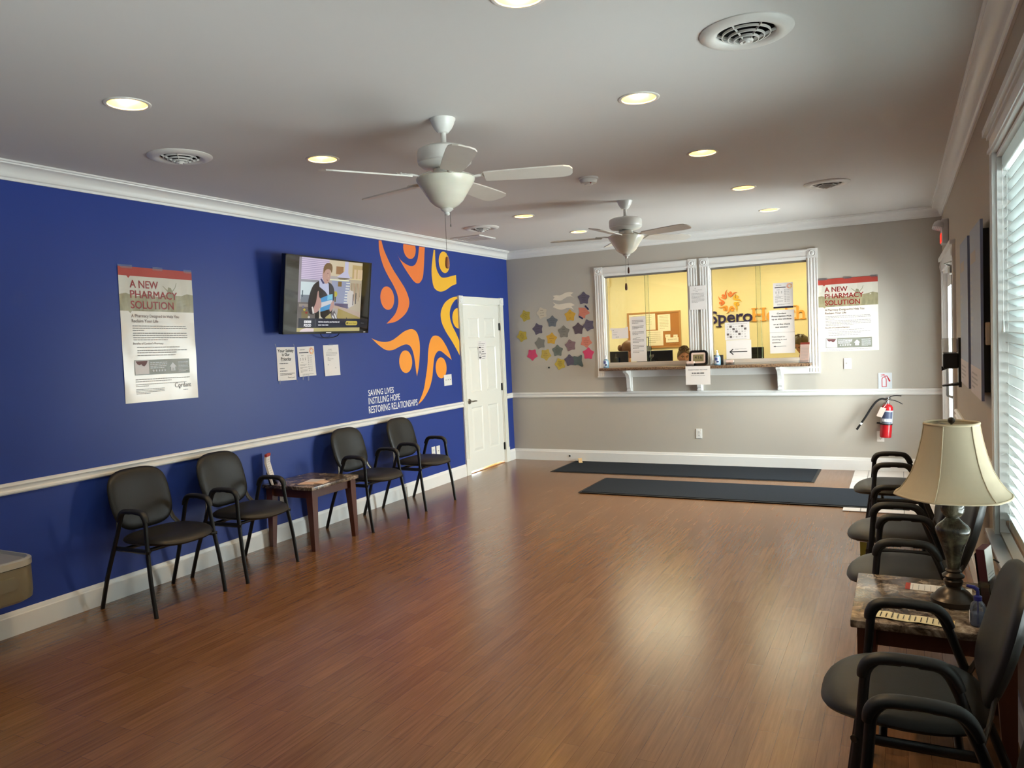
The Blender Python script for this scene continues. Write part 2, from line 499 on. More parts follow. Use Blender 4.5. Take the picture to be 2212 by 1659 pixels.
# right wall with windows and entry door (plane coordinate = -y)
wr = holed(R4(-YB - .06, 0, -Y0, H), [R4(-DOOR_R[1], 0.0005, -DOOR_R[0], DOOR_R[2])] + [R4(-w[1], w[2], -w[0], w[3]) for w in WIN_R], basis((XR, 0, 0), (0, -1, 0), (0, 0, 1), (-1, 0, 0)), -.14, 0, 'wall_right', m_tan)
struct(wr, 'tan wall with the blinds and the entry door', 'wall')
wf = MB().box((XL - .12, Y0 - .12, 0), (XR + .16, Y0, H)).build('wall_front', m_greige)
struct(wf, 'greige wall behind the viewer', 'wall')
# office shell
for nm, lo, hi in (('wall_office_back', (-5.2, YO, 0), (XR + .14, YO + .1, H)), ('wall_office_left', (-5.2, YB + .12, 0), (-5.1, YO, H)), ('wall_office_right', (XR + .04, YB + .12, 0), (XR + .14, YO, H))):
    struct(MB().box(lo, hi).build(nm, m_cream), 'pale yellow office wall', 'wall')
struct(MB().box((-5.2, YB + .02, -.1), (XR + .14, YO + .1, 0)).build('floor_office', mat('office_carpet', (110, 98, 84), 0.9)), 'office floor', 'floor')
struct(MB().box((-5.2, YB + .12, H), (XR + .14, YO + .1, H + .1)).build('ceiling_office', m_ceil), 'office ceiling', 'ceiling')

# ------------------------------------------------------------------ mouldings
def strip(mb, p0, p1, nrm, prof, mi=0, e0=0.0, e1=0.0):
    """profile (d from wall, z) swept from p0 to p1 (x,y); e0/e1 = mitre lengths per unit d"""
    P0, P1 = Vector((*p0, 0)), Vector((*p1, 0)); d = (P1 - P0).normalized(); nv = Vector((*nrm, 0))
    n = len(prof); v = []
    for P, s, e in ((P0, 1, e0), (P1, -1, e1)):
        for q, z in prof: v.append(P + nv * q + d * (s * e * q) + Vector((0, 0, z)))
    left = d.cross(nv).z > 0
    f = []
    for i in range(n):
        j = (i + 1) % n
        q = (i, j, j + n, i + n)
        f.append(q if not left else tuple(reversed(q)))
    f.append(tuple(range(n)) if left else tuple(reversed(range(n))))
    f.append(tuple(reversed(range(n, 2 * n))) if left else tuple(range(n, 2 * n)))
    return mb.add(v, f, None, mi)
CROWN = [(0, H), (0, H - .100), (.012, H - .100), (.014, H - .086), (.022, H - .080), (.026, H - .072)] + [(.026 + .052 * (1 - math.cos(a)) , H - .072 + .050 * math.sin(a)) for a in [PI / 2 * k / 6 for k in range(1, 7)]] + [(.086, H - .020), (.088, H - .012), (.098, H - .010), (.098, H)]
RAIL = [(0, .816), (0, .883), (.012, .883), (.020, .876), (.022, .866), (.015, .858), (.012, .850), (.012, .842), (.019, .834), (.019, .824), (.012, .816)]
BASE = [(0, 0), (0, .142), (.006, .142), (.010, .132), (.012, .118), (.016, .112), (.016, 0)]
sides = {'left': ((XL, Y0), (XL, YB), (1, 0)), 'back': ((XL, YB), (XR, YB), (0, -1)), 'right': ((XR, YB), (XR, Y0), (-1, 0)), 'front': ((XR, Y0), (XL, Y0), (0, 1))}
for k, (nm, (a, b, nv)) in enumerate(sides.items()):
    mb = MB(); strip(mb, a, b, nv, CROWN, 0, 1, 1)
    struct(mb.build('trim_%d' % (k + 1), m_white, None, 25), 'white crown moulding of the %s wall' % nm, 'trim')
cuts = {'left': [(Y0, 7.655), (8.765, YB)], 'back': [(XL, XR)], 'right': [(YB, 8.84), (6.83, 4.07), (1.84, 1.37), (-.86, Y0)], 'front': [(XR, XL)]}
def pt(nm, t): return {'left': (XL, t), 'back': (t, YB), 'right': (XR, t), 'front': (t, Y0)}[nm]
for k, nm in enumerate(sides):
    nv = sides[nm][2]
    mb = MB(); mc = MB()
    for a, b in cuts[nm]:
        lim = {'left': (Y0, YB), 'back': (XL, XR), 'right': (YB, Y0), 'front': (XR, XL)}[nm]
        e0 = 1 if abs(a - lim[0]) < 1e-6 else 0; e1 = 1 if abs(b - lim[1]) < 1e-6 else 0
        strip(mb, pt(nm, a), pt(nm, b), nv, RAIL, 0, e0, e1)
    bc = cuts[nm] if nm != 'right' else [(YB, 8.84), (6.83, Y0)]
    for a, b in bc:
        lim = {'left': (Y0, YB), 'back': (XL, XR), 'right': (YB, Y0), 'front': (XR, XL)}[nm]
        e0 = 1 if abs(a - lim[0]) < 1e-6 else 0; e1 = 1 if abs(b - lim[1]) < 1e-6 else 0
        strip(mc, pt(nm, a), pt(nm, b), nv, BASE, 0, e0, e1)
    struct(mb.build('trim_%d' % (k + 5), m_white, None, 25), 'white chair rail of the %s wall' % nm, 'trim')
    struct(mc.build('baseboard_' + nm, m_white, None, 25), 'white baseboard of the %s wall' % nm, 'trim')

# ------------------------------------------------------------------ fluted casings with corner blocks
def casing(mb, x0, y0, x1, y1, vert=True, t=.018):
    """fluted board in the wall plane"""
    w = (x1 - x0) if vert else (y1 - y0)
    prof = [(0, 0), (0, t), (.10, t), (.13, t * .55), (.24, t * .55), (.27, t), (.40, t), (.43, t * .6), (.57, t * .6), (.60, t), (.73, t), (.76, t * .55), (.87, t * .55), (.90, t), (1, t), (1, 0)]
    v = []
    for e in (0, 1):
        for q, h in prof:
            v.append((x0 + q * w, y0 + e * (y1 - y0), h) if vert else (x0 + e * (x1 - x0), y0 + q * w, h))
    n = len(prof); f = []
    for i in range(n):
        j = (i + 1) % n; q = (i, j, j + n, i + n)
        f.append(q if not vert else tuple(reversed(q)))
    f.append(tuple(range(n)) if vert else tuple(reversed(range(n)))); f.append(tuple(reversed(range(n, 2 * n))) if vert else tuple(range(n, 2 * n)))
    mb.add(v, f)
def rosette(parent, cx, cy, s, M):
    mb = MB(); mb.box((cx - s / 2, cy - s / 2, 0), (cx + s / 2, cy + s / 2, .024))
    mb.lathe([(.036, .024), (.034, .030), (.028, .025), (.022, .024), (.018, .029), (.012, .032), (.0005, .033)], 20, T(cx, cy, 0))
    return mb.build('rosette', m_white, parent, 40, M)
# ------------------------------------------------------------------ reception windows
m_alu = mat('sill_track_paint', (205, 194, 182), 0.4)
def reception_window(name, box, label, xl, xr, head_gap):
    w = thing(name, label, 'window', None); w['kind'] = 'structure'
    x0, z0, x1, z1 = box
    M = onback(0, 0)
    cw = .098
    for a in (x0 - .012 - cw, x1 + .012):
        mb = MB(); casing(mb, a, 1.065, a + cw, z1 + .012); mb.build('casing', m_white, w, None, M)
    mb = MB(); mb.box((x0 - .012, z1 + .012, 0), (x1 + .012, z1 + .108, .017)); mb.box((x0 - .012, z1 + .018, .017), (x1 + .012, z1 + .034, .022)); mb.box((x0 - .012, z1 + .088, .017), (x1 + .012, z1 + .102, .022))
    mb.build('head_casing', m_white, w, None, M)
    for cx in (x0 - .012 - cw / 2, x1 + .012 + cw / 2): rosette(w, cx, z1 + .012 + cw / 2, cw + .004, M)
    # jamb liner
    mb = MB()
    mb.box((x0 - .012, 1.19, -.12), (x0 + .004, z1 + .012, .004)); mb.box((x1 - .004, 1.19, -.12), (x1 + .012, z1 + .012, .004)); mb.box((x0, z1 - .004, -.12), (x1, z1 + .012, .004))
    mb.build('jamb', m_white, w, None, M)
    mb = MB(); mb.box((x0, 1.185, -.12), (x1, 1.232, -.012)); mb.box((x0, 1.232, -.034), (x1, 1.240, -.030)); mb.box((x0, 1.232, -.074), (x1, 1.240, -.070))
    mb.build('sill_track', m_alu, w, None, M)
    mb = MB(); mb.box((x0, z1 - .022, -.09), (x1, z1, -.02)); mb.build('head_track', mat('track_grey', (120, 114, 108), .5), w, None, M)  # head track in a plain mid grey
    xm = (x0 + x1) / 2
    for k, (a, b, d) in enumerate(((x0 + .004, xm + .03, -.05), (xm - .03, x1 - .004, -.09))):
        p = MB().box((a, 1.240, d - .006), (b, z1 - .02, d)).build('glass_pane', m_pane, w, None, M)
        e = MB().box((b - .004, 1.242, d - .0065), (b, z1 - .022, d + .0005)) if k == 0 else MB().box((a, 1.242, d - .0065), (a + .004, z1 - .022, d + .0005))
        e.build('pane_edge', glass_mat('polished_glass_edge', (225, 235, 200), .2, milky=.25), p)
    return w
win1 = reception_window('window_1', W1, 'left reception window, the one with the cork board behind it', 0, 0, 0)
win2 = reception_window('window_2', W2, 'right reception window, the one with the wall logo behind it', 0, 0, 0)
# apron below both windows
ap = MB(); ap.box((-3.372, 1.065, 0), (-.802, 1.15, .014)); ap.box((-3.378, 1.062, 0), (-.796, 1.078, .020)); ap.box((-3.372, 1.12, 0), (-.802, 1.132, .019))
struct(ap.build('trim_9', m_white, None, None, onback(0, 0)), 'white apron board under the reception windows', 'trim')

# ------------------------------------------------------------------ white door on the blue wall
d1 = thing('door_1', 'white six-panel door in the blue wall', 'door'); d1['kind'] = 'structure'
M = onleft(0, 0)
y0, y1, zt = DL
for a in (y0 - .088, y1 + .0):
    mb = MB(); casing(mb, a, .19, a + .088, zt); mb.box((a - .003, 0.001, 0), (a + .091, .19, .024)); mb.build('casing', m_door, d1, None, M)
mb = MB(); mb.box((y0 - .005, zt, 0), (y1 + .005, zt + .082, .017)); mb.box((y0 - .005, zt + .062, .017), (y1 + .005, zt + .078, .023)); mb.build('head_casing', m_door, d1, None, M)
for c in (y0 - .044, y1 + .044): rosette(d1, c, zt + .042, .092, M)
mb = MB(); mb.box((y0 - .004, 0.001, -.12), (y0 + .010, zt, .003)); mb.box((y1 - .010, 0.001, -.12), (y1 + .004, zt, .003)); mb.box((y0, zt - .010, -.12), (y1, zt + .002, .003)); mb.build('jamb', m_door, d1, None, M)
# leaf with raised panels
lx0, lx1, lz0, lz1 = y0 + .012, y1 - .012, .030, zt - .014
mb = MB()
cols_ = ((lx0 + .115, lx0 + .385), (lx1 - .385, lx1 - .115)); rows_ = ((1.62, 1.865), (.965, 1.515), (.245, .790))
holes = [R4(a, b0, b, b1) for a, b in cols_ for b0, b1 in rows_]
leaf = holed(R4(lx0, lz0, lx1, lz1), holes, M, -.040, -.004, 'door_leaf', m_door, d1)
mb = MB()
for a, b in cols_:
    for c, d in rows_:
        s = .030
        v = [(a, c, -.004), (b, c, -.004), (b, d, -.004), (a, d, -.004), (a + s * .5, c + s * .5, -.013), (b - s * .5, c + s * .5, -.013), (b - s * .5, d - s * .5, -.013), (a + s * .5, d - s * .5, -.013),
             (a + s * 1.6, c + s * 1.6, -.006), (b - s * 1.6, c + s * 1.6, -.006), (b - s * 1.6, d - s * 1.6, -.006), (a + s * 1.6, d - s * 1.6, -.006)]
        f = [(i, (i + 1) % 4, 4 + (i + 1) % 4, 4 + i) for i in range(4)] + [(4 + i, 4 + (i + 1) % 4, 8 + (i + 1) % 4, 8 + i) for i in range(4)] + [(8, 9, 10, 11)]
        mb.add(v, f)
mb.build('raised_panels', m_door, d1, None, M)
for hz in (.215, .985, 1.755):
    mb = MB(); mb.rbox((y1 - .026, hz - .045, -.006), (y1 - .002, hz + .045, .004), .002); mb.tube([(y1 - .012, hz - .047, .006), (y1 - .012, hz + .047, .006)], .006, 10)
    mb.build('hinge', m_black, d1, 40, M)
hd = MB(); hd.lathe([(.0005, .012), (.026, .011), (.032, .004), (.032, -.004)], 24, T(lx0 + .062, .868, 0)); hd.tube([(lx0 + .062, .868, .008), (lx0 + .062, .868, .05)], .009, 12)
hd.tube([(lx0 + .055, .868, .05), (lx0 + .085, .870, .052), (lx0 + .12, .869, .049), (lx0 + .165, .866, .045)], [.009, .010, .009, .006], 12)
tag(hd.build('handle', m_steel, d1, 40, M), 'brushed nickel lever handle')
tag(MB().box((y0 + .01, 0.001, -.13), (y1 - .01, .008, -.005)).build('threshold', mat('lit_floor_orange', (214, 150, 74), .4), d1, None, M), 'added threshold, orange like the lit floor beyond')  # added strip; its orange stands in for the lit floor under the door
struct(MB().box((XL - .9, y0 - .3, -.05), (XL - .12, y1 + .3, 0.0005)).build('floor_hall', mat('oak_floor_hall', (206, 146, 78), .4)), 'orange oak floor behind the white door', 'floor')
struct(MB().box((XL - .95, y0 - .3, 0), (XL - .9, y1 + .3, 2.3)).build('wall_hall', m_cream), 'hall wall behind the white door', 'wall')

sg = thing('door_notice', 'white notice with a phone drawing taped to the white door', 'notice', onleft(8.096, 1.585, -.0035))
MB().box((0, -.230, 0), (.200, 0, .0012)).build('sheet', m_paper, sg)
mb = MB(); fr = rrect(.012, -.214, .068, -.072, .008); mb.flat(fr, .0015); mb.build('phone_outline', m_print, sg)
MB().rect(.018, -.200, .062, -.088, .0018).build('phone_screen', m_paper, sg)
mb = MB(); mb.flat(ell(.040, -.140, .014, .018, 18), .0021); mb.flat(ell(.040, -.186, .010, .009, 14), .0021); mb.build('phone_symbols', m_grey_print, sg)
mb = MB()
for k, (a, b, z_, h_) in enumerate(((.02, .08, -.016, .004), (.012, .17, -.040, .007), (.012, .15, -.056, .005), (.085, .14, -.085, .008), (.088, .13, -.112, .010), (.088, .14, -.138, .012), (.076, .186, -.166, .009), (.09, .17, -.196, .010), (.08, .16, -.218, .005))):
    x_ = a
    r_ = random.Random(k)
    while x_ < b: w_ = min(r_.uniform(.012, .03), b - x_ + .001); mb.rect(x_, z_, x_ + w_, z_ + h_, .0015); x_ += w_ + .005
mb.build('print', mat('door_notice_print', (88, 84, 84), .7), sg)

# ------------------------------------------------------------------ entry door in the right wall
d2 = thing('door_2', 'white glazed entry door in the tan wall', 'door'); d2['kind'] = 'structure'
M = basis((XR, 0, 0), (0, -1, 0), (0, 0, 1), (-1, 0, 0))
a0, a1, zt = -DOOR_R[1], -DOOR_R[0], DOOR_R[2]
for a in (a0 - .10, a1 + .0):
    mb = MB(); casing(mb, a, .007, a + .10, zt, True, .020); mb.build('casing', m_white, d2, None, M)
mb = MB(); mb.box((a0 - .10, zt, 0), (a1 + .10, zt + .10, .02)); mb.box((a0 - .12, zt + .10, 0), (a1 + .12, zt + .135, .04)); mb.build('head_casing', m_white, d2, None, M)
for c in (a0 - .05, a1 + .05): rosette(d2, c, zt + .05, .104, M)
mb = MB(); mb.box((a0 - .002, .007, -.14), (a0 + .02, zt, .003)); mb.box((a1 - .02, .007, -.14), (a1 + .002, zt, .003)); mb.box((a0, zt - .02, -.14), (a1, zt + .002, .003)); mb.build('jamb', m_white, d2, None, M)
am = (a0 + a1) / 2
for k, (p, q) in enumerate(((a0 + .022, am - .004), (am + .004, a1 - .022))):
    mb = MB()
    mb.box((p, .012, -.075), (p + .10, zt - .024, -.03)); mb.box((q - .10, .012, -.075), (q, zt - .024, -.03)); mb.box((p + .10, .012, -.075), (q - .10, .26, -.03)); mb.box((p + .10, zt - .16, -.075), (q - .10, zt - .024, -.03))
    lf = mb.build('door_leaf', m_white, d2, None, M)
    MB().box((p + .09, .25, -.056), (q - .09, zt - .15, -.050)).build('glass_pane', m_pane, lf)
    MB().box((q - .012 if k == 0 else p, .012, -.03), (q + .004 if k == 0 else p + .010, zt - .024, -.022)).build('weather_strip', m_black, lf)
    mb = MB(); mb.tube([((q - .05) if k == 0 else (p + .05), .88, -.03), ((q - .05) if k == 0 else (p + .05), .90, .02), ((q - .05) if k == 0 else (p + .05), 1.15, .02), ((q - .05) if k == 0 else (p + .05), 1.17, -.03)], .009, 10)
    tag(mb.build('pull_handle', m_steel, lf, 40), 'steel pull handle')
mb = MB(); mb.rbox((a1 - .36, zt - .11, -.03), (a1 - .10, zt - .05, .03), .008); mb.tube([(a1 - .30, zt - .045, .0), (a1 - .20, zt - .03, .06), (a1 - .10, zt - .02, .02)], .007, 8)
tag(mb.build('door_closer', m_steel, d2, 40, M), 'metal door closer with folding arm')

# ------------------------------------------------------------------ windows of the right wall and their blinds
m_slat = mat('white_faux_wood_slat', (240, 242, 240), 0.35, var=0.02)
_n = m_slat.node_tree; _b = _n.nodes['Principled BSDF']
_t = _n.nodes.new('ShaderNodeBsdfTranslucent'); _t.inputs[0].default_value = (.75, .82, .80, 1)
_x = _n.nodes.new('ShaderNodeMixShader'); _x.inputs[0].default_value = .25
_n.links.new(_b.outputs[0], _x.inputs[1]); _n.links.new(_t.outputs[0], _x.inputs[2]); _n.links.new(_x.outputs[0], _n.nodes['Material Output'].inputs[0])
m_cord = mat('white_cord', (225, 225, 220), .7)
def side_window(k, w):
    wn = thing('window_%d' % (k + 3), 'white framed window in the tan wall, behind the blind' if k == 0 else 'white framed window beside the viewer', 'window'); wn['kind'] = 'structure'
    y0, y1, z0, z1 = w
    a0, a1 = -y1, -y0
    M = basis((XR, 0, 0), (0, -1, 0), (0, 0, 1), (-1, 0, 0))
    for a in (a0 - .095, a1 + .0):
        mb = MB(); casing(mb, a, z0 - .02, a + .095, z1 + .01, True, .020); mb.build('casing', m_white, wn, None, M)
    mb = MB(); mb.box((a0 - .095, z1 + .01, 0), (a1 + .095, z1 + .10, .02)); mb.box((a0 - .105, z1 + .022, .0), (a1 + .105, z1 + .036, .028)); mb.box((a0 - .12, z1 + .10, 0), (a1 + .12, z1 + .13, .045)); mb.box((a0 - .11, z1 + .085, 0), (a1 + .11, z1 + .10, .03))
    mb.build('head_casing', m_white, wn, None, M)
    tag(MB().rbox((a0 - .115, z0 - .045, -.13), (a1 + .115, z0 - .012, .052), .006, 2).build('sill', mat('gloss_white_sill', (226, 230, 236), .12, coat=.5), wn, 40, M), 'glossy white window sill')
    MB().box((a0 - .095, z0 - .14, 0), (a1 + .095, z0 - .045, .016)).build('apron', m_white, wn, None, M)
    mb = MB()
    for p, q in (((a0 - .001, z0 - .02), (a0 + .012, z1)), ((a1 - .012, z0 - .02), (a1 + .001, z1)), ((a0, z1 - .012), (a1, z1 + .001))): mb.box((p[0], p[1], -.14), (q[0], q[1], .002))
    mb.build('jamb', m_white, wn, None, M)
    mb = MB()
    am = (a0 + a1) / 2; zm = (z0 + z1) / 2
    for p, q in (((a0 + .012, z0 - .012), (a0 + .055, z1 - .012)), ((a1 - .055, z0 - .012), (a1 - .012, z1 - .012)), ((a0, z0 - .012), (a1, z0 + .035)), ((a0, z1 - .05), (a1, z1 - .012)), ((am - .03, z0), (am + .03, z1)), ((a0, zm - .02), (a1, zm + .02))):
        mb.box((p[0], p[1], -.135), (q[0], q[1], -.105))
    mb.build('sash', m_white, wn, None, M)
    MB().box((a0 + .03, z0, -.122), (a1 - .03, z1 - .02, -.118)).build('glass_pane', m_pane, wn, None, M)
    # blind
    lb = ('wide white slatted blind behind the table lamp' if k == 0 else 'white slatted blind of the window beside the viewer')
    bl = thing('window_blind', lb, 'blind', None, None)
    xb = XR + .046
    mb = MB(); n = int((z1 - .075 - (z0 + .055)) / .0445)
    zs = [z0 + .075 + .0445 * i for i in range(n)]
    th = math.radians(-31)
    for z in zs:
        for s in (-1,):
            c, sn = math.cos(th) * .025, math.sin(th) * .025
            v = [(xb - c, y0 + .016, z - sn), (xb + c, y0 + .016, z + sn), (xb + c, y1 - .016, z + sn), (xb - c, y1 - .016, z - sn)]
            v2 = [(p[0], p[1], p[2] + .003) for p in v]
            mb.add(v + v2, [(3, 2, 1, 0), (4, 5, 6, 7), (0, 1, 5, 4), (1, 2, 6, 5), (2, 3, 7, 6), (3, 0, 4, 7)])
    mb.build('slats', m_slat, bl)
    MB().rbox((xb - .03, y0 + .014, z1 - .075), (xb + .03, y1 - .014, z1 - .014), .004).build('head_rail', m_slat, bl)
    tag(MB().rbox((xb - .026, y0 + .016, z0 + .035), (xb + .026, y1 - .016, z0 + .056), .004).build('bottom_rail', mat('tan_bottom_rail', (150, 120, 92), .4), bl), 'tan bottom rail')
    mb = MB()
    for f in (.08, .36, .64, .92):
        yy = y0 + (y1 - y0) * f
        for dx in (-.027, .027): mb.tube([(xb + dx, yy, z0 + .05), (xb + dx, yy, z1 - .05)], .0011, 5)
    mb.build('ladder_cord', m_cord, bl)
    mb = MB(); mb.tube([(xb - .033, y1 - .07, z1 - .06), (xb - .035, y1 - .07, 1.55)], .0018, 5); mb.tube([(xb - .035, y1 - .07, 1.56), (xb - .035, y1 - .07, 1.51)], [.004, .007], 8)
    mb.build('lift_cord', m_cord, bl)
for k, w in enumerate(WIN_R): side_window(k, w)

# ------------------------------------------------------------------ ceiling fittings
m_bulb = mat('warm_bulb', (255, 236, 200), .4, emit=(255, 212, 132), es=60)
m_refl = mat('gold_reflector', (248, 220, 150), .25, metal=.6)
m_trim = mat('downlight_trim', (226, 220, 212), .4)
downs = []
for i, (x, y) in enumerate(LIGHTS):
    if i == 0:
        d = thing('recessed_light', '', 'ceiling light', T(x, y, H), 'warm recessed ceiling lights')
        MB().lathe([(.084, .001), (.084, -.004), (.094, -.006), (.100, -.003), (.101, .0)], 36).build('trim_ring', m_trim, d, 40)
        MB().lathe([(.085, -.002), (.080, .03), (.070, .075), (.060, .095), (.0005, .096)], 36).build('reflector', m_refl, d, 40)
        MB().lathe([(.0005, .022), (.020, .026), (.038, .036), (.046, .052), (.044, .066), (.03, .09)], 28).build('bulb', m_bulb, d, 40)
    else:
        d = copy_tree(downs[0]); d.matrix_world = T(x, y, H)
    downs.append(d)
    sp = bpy.data.lights.new('downlight_beam', 'SPOT'); sp.energy = DOWN_W * 4; sp.color = (1, .76, .46); sp.spot_size = math.radians(118); sp.spot_blend = .8; sp.shadow_soft_size = .05
    so = bpy.data.objects.new('downlight_beam', sp); COL.objects.link(so); so.location = (x, y, H + .012)
row = ('nearest the viewer', 'second from the viewer', 'in the middle', 'fourth from the viewer', 'nearest the end wall')
for i, d in enumerate(downs):
    d['label'] = 'glowing round ceiling lamp, %s in the row along the %s' % (row[i % 5], 'blue wall' if i < 5 else 'window side')
m_vent = mat('white_vent_enamel', (222, 218, 212), .35)
vents = []
for i, (x, y) in enumerate(VENTS):
    if i == 0:
        d = thing('ceiling_vent', '', 'air vent', T(x, y, H), 'round ceiling air vents')
        MB().lathe([(.178, .0), (.178, -.004), (.168, -.012), (.140, -.020), (.116, -.012), (.108, -.002), (.108, .004)], 44).build('outer_ring', m_vent, d, 40)
        mb = MB()
        for r, z in ((.091, -.016), (.068, -.026), (.046, -.035)):
            mb.lathe([(r + .0015, z + .009), (r + .002, z), (r - .002, z), (r - .0015, z + .009), (r + .0015, z + .009)], 40)
        for k in range(6):
            a = k * PI / 3 + .2
            mb.tube([(.028 * math.cos(a), .028 * math.sin(a), -.034), (.110 * math.cos(a), .110 * math.sin(a), -.004)], .0014, 6, sx=4.5, up=(0, 0, 1))
        mb.build('diffuser_rings', m_vent, d, 40)
        MB().lathe([(.0005, -.046), (.010, -.047), (.013, -.041), (.024, -.044), (.027, -.036), (.020, -.022), (.0005, -.020)], 28).build('centre_cap', m_vent, d, 40)
        MB().lathe([(.107, -.003), (.104, .003), (.104, .095), (.0005, .095)], 32).build('duct', mat('vent_inside_black', (10, 9, 9), .95), d, 40)
    else:
        d = copy_tree(vents[0]); d.matrix_world = T(x, y, H)
    vents.append(d)
for d, l in zip(vents, ('large round ceiling vent nearest the window side and the viewer', 'round ceiling vent above the poster on the blue wall', 'round ceiling vent near the entry door', 'round ceiling vent beside the flat return grille')): d['label'] = l
g = thing('return_grille', 'flat rectangular ceiling grille near the corner of the blue wall', 'air vent', T(-4.22, 7.43, H))
mb = MB(); mb.box((-.185, -.185, -.012), (.185, -.155, 0)); mb.box((-.185, .155, -.012), (.185, .185, 0)); mb.box((-.185, -.155, -.012), (-.155, .155, 0)); mb.box((.155, -.155, -.012), (.185, .155, 0)); mb.build('frame', m_vent, g)
MB().box((-.155, -.155, -.006), (.155, .155, -.001)).build('plate', m_vent, g)
mb = MB()
for k in range(5): mb.box((-.155, -.13 + .06 * k, -.011), (.155, -.105 + .06 * k, -.006))
mb.build('louvres', m_vent, g)
sd = thing('smoke_detector', 'small white smoke detector between the two ceiling fans', 'smoke detector', T(-2.014, 5.288, H))
MB().lathe([(.072, 0), (.072, -.010), (.066, -.014)], 32, cap=False).build('base', m_vent, sd, 40)
MB().lathe([(.064, -.012), (.064, -.022), (.056, -.040), (.030, -.046), (.028, -.052), (.0005, -.054)], 32).build('cover', m_vent, sd, 40)
mb = MB(); mb.sphere((.03, -.035, -.046), .005, 8, 6); mb.build('indicator', mat('red_indicator', (150, 30, 25), .3), sd)

# ------------------------------------------------------------------ ceiling fans
m_fan = mat('white_fan_enamel', (230, 228, 222), .3)
m_blade = mat('white_fan_blade', (218, 212, 202), .45)
m_bowl = mat('alabaster_glass', (224, 220, 204), .25, var=.10, scale=6, stretch=(1, 1, 5), sub=.15)
m_fob = mat('brown_wood_fob', (96, 56, 36), .5)
def fan(x, y, a0, label, fob2):
    f = thing('ceiling_fan', label, 'ceiling fan', T(x, y, H), 'white ceiling fans')
    MB().lathe([(.066, 0), (.066, -.006), (.062, -.012), (.056, -.030), (.044, -.052), (.034, -.062), (.028, -.070), (.012, -.072)], 32).build('canopy', m_fan, f, 40)
    mb = MB(); mb.lathe([(.014, -.065), (.014, -.128), (.022, -.130), (.022, -.146), (.030, -.150)], 20); mb.build('downrod', m_fan, f, 40)
    mb = MB(); mb.lathe([(.012, -.142), (.070, -.143), (.115, -.148), (.137, -.160), (.141, -.172), (.141, -.215), (.136, -.222), (.138, -.228), (.120, -.243), (.075, -.252), (.05, -.254)], 44)
    mb.build('motor_housing', m_fan, f, 40)
    mb = MB()
    for k in range(40):
        a = 2 * PI * k / 40
        mb.box((.080, -.0022, -.002), (.122, .0022, .001), RZ(math.degrees(a)) @ T(0, 0, -.2455) @ RY(-13))
    mb.build('vent_slots', mat('fan_vent_slots', (120, 116, 110), .6), f)
    MB().lathe([(.03, -.25), (.062, -.258), (.064, -.290), (.056, -.294)], 32).build('switch_housing', m_fan, f, 40)
    for k in range(5):
        a = a0 + 72 * k
        Mb = RZ(a) @ T(0, 0, -.306) @ RX(-11)
        half = [(.205, .052), (.26, .058), (.40, .064), (.55, .068), (.615, .066), (.645, .052), (.658, .025)]
        out = [(u, -v) for u, v in half] + [(u, v) for u, v in reversed(half)]
        b = MB().prism(out, -.0035, .0035).build('blade', m_blade, f, None, Mb)
        mb = MB()
        mb.tube([(.085, 0, .030), (.120, 0, .018), (.150, 0, .004), (.19, 0, .009), (.215, 0, .008)], [.014, .013, .012, .013, .010], 10, sx=.5, up=(0, 0, 1))
        mb.tube([(.185, 0, .008), (.205, .022, .008), (.235, .032, .008), (.262, .028, .007)], [.010, .009, .008, .010], 8, sx=.45, up=(0, 0, 1))
        mb.tube([(.185, 0, .008), (.205, -.022, .008), (.235, -.032, .008), (.262, -.028, .007)], [.010, .009, .008, .010], 8, sx=.45, up=(0, 0, 1))
        for yy in (-.028, .028, 0): mb.sphere((.258 if yy else .222, yy, .012), .006, 8, 6, (1, 1, .5))
        mb.build('blade_iron', m_fan, b, 50)
    mb = MB(); mb.lathe([(.056, -.290), (.090, -.294), (.148, -.300), (.153, -.306), (.151, -.316), (.140, -.336), (.122, -.362), (.104, -.392), (.086, -.420), (.062, -.442), (.034, -.456), (.016, -.462)], 48)
    tag(mb.build('light_bowl', m_bowl, f, 50), 'cream alabaster glass bowl')
    MB().lathe([(.030, -.458), (.034, -.463), (.022, -.472), (.012, -.478), (.014, -.486), (.009, -.493), (.0005, -.495)], 20).build('finial', m_fan, f, 50)
    mb = MB(); mb.tube([(.010, .012, -.47), (.010, .012, -.545)], .0013, 5); mb.tube([(.010, .012, -.54), (.010, .012, -.552)], .0035, 8)
    if fob2: mb.tube([(.010, .012, -.545), (.010, .012, -.57)], .0013, 5)
    c1 = mb.build('pull_chain', m_steel, f)
    mb = MB(); mb.tube([(-.012, -.004, -.47), (-.012, -.004, -.71)], .0013, 5)
    c2 = mb.build('pull_chain', m_steel, f)
    fob = [(.0005, 0), (.006, -.004), (.0085, -.022), (.0095, -.040), (.007, -.052), (.0005, -.055)]
    if fob2: MB().lathe(fob, 12, T(.010, .012, -.568)).build('pull_fob', m_fob, c1, 50)
    MB().lathe([(r * 1.25, z * 1.15) for r, z in fob], 12, T(-.012, -.004, -.705)).build('pull_fob', mat('reddish_wood_fob', (172, 104, 66), .5) if not fob2 else m_fob, c2, 50)
    return f
fan(-2.094, 3.428, -51, 'white five-blade ceiling fan nearest the viewer, with one reddish pull fob', False)
fan(-2.110, 6.389, -22, 'white five-blade ceiling fan nearest the reception windows', True)
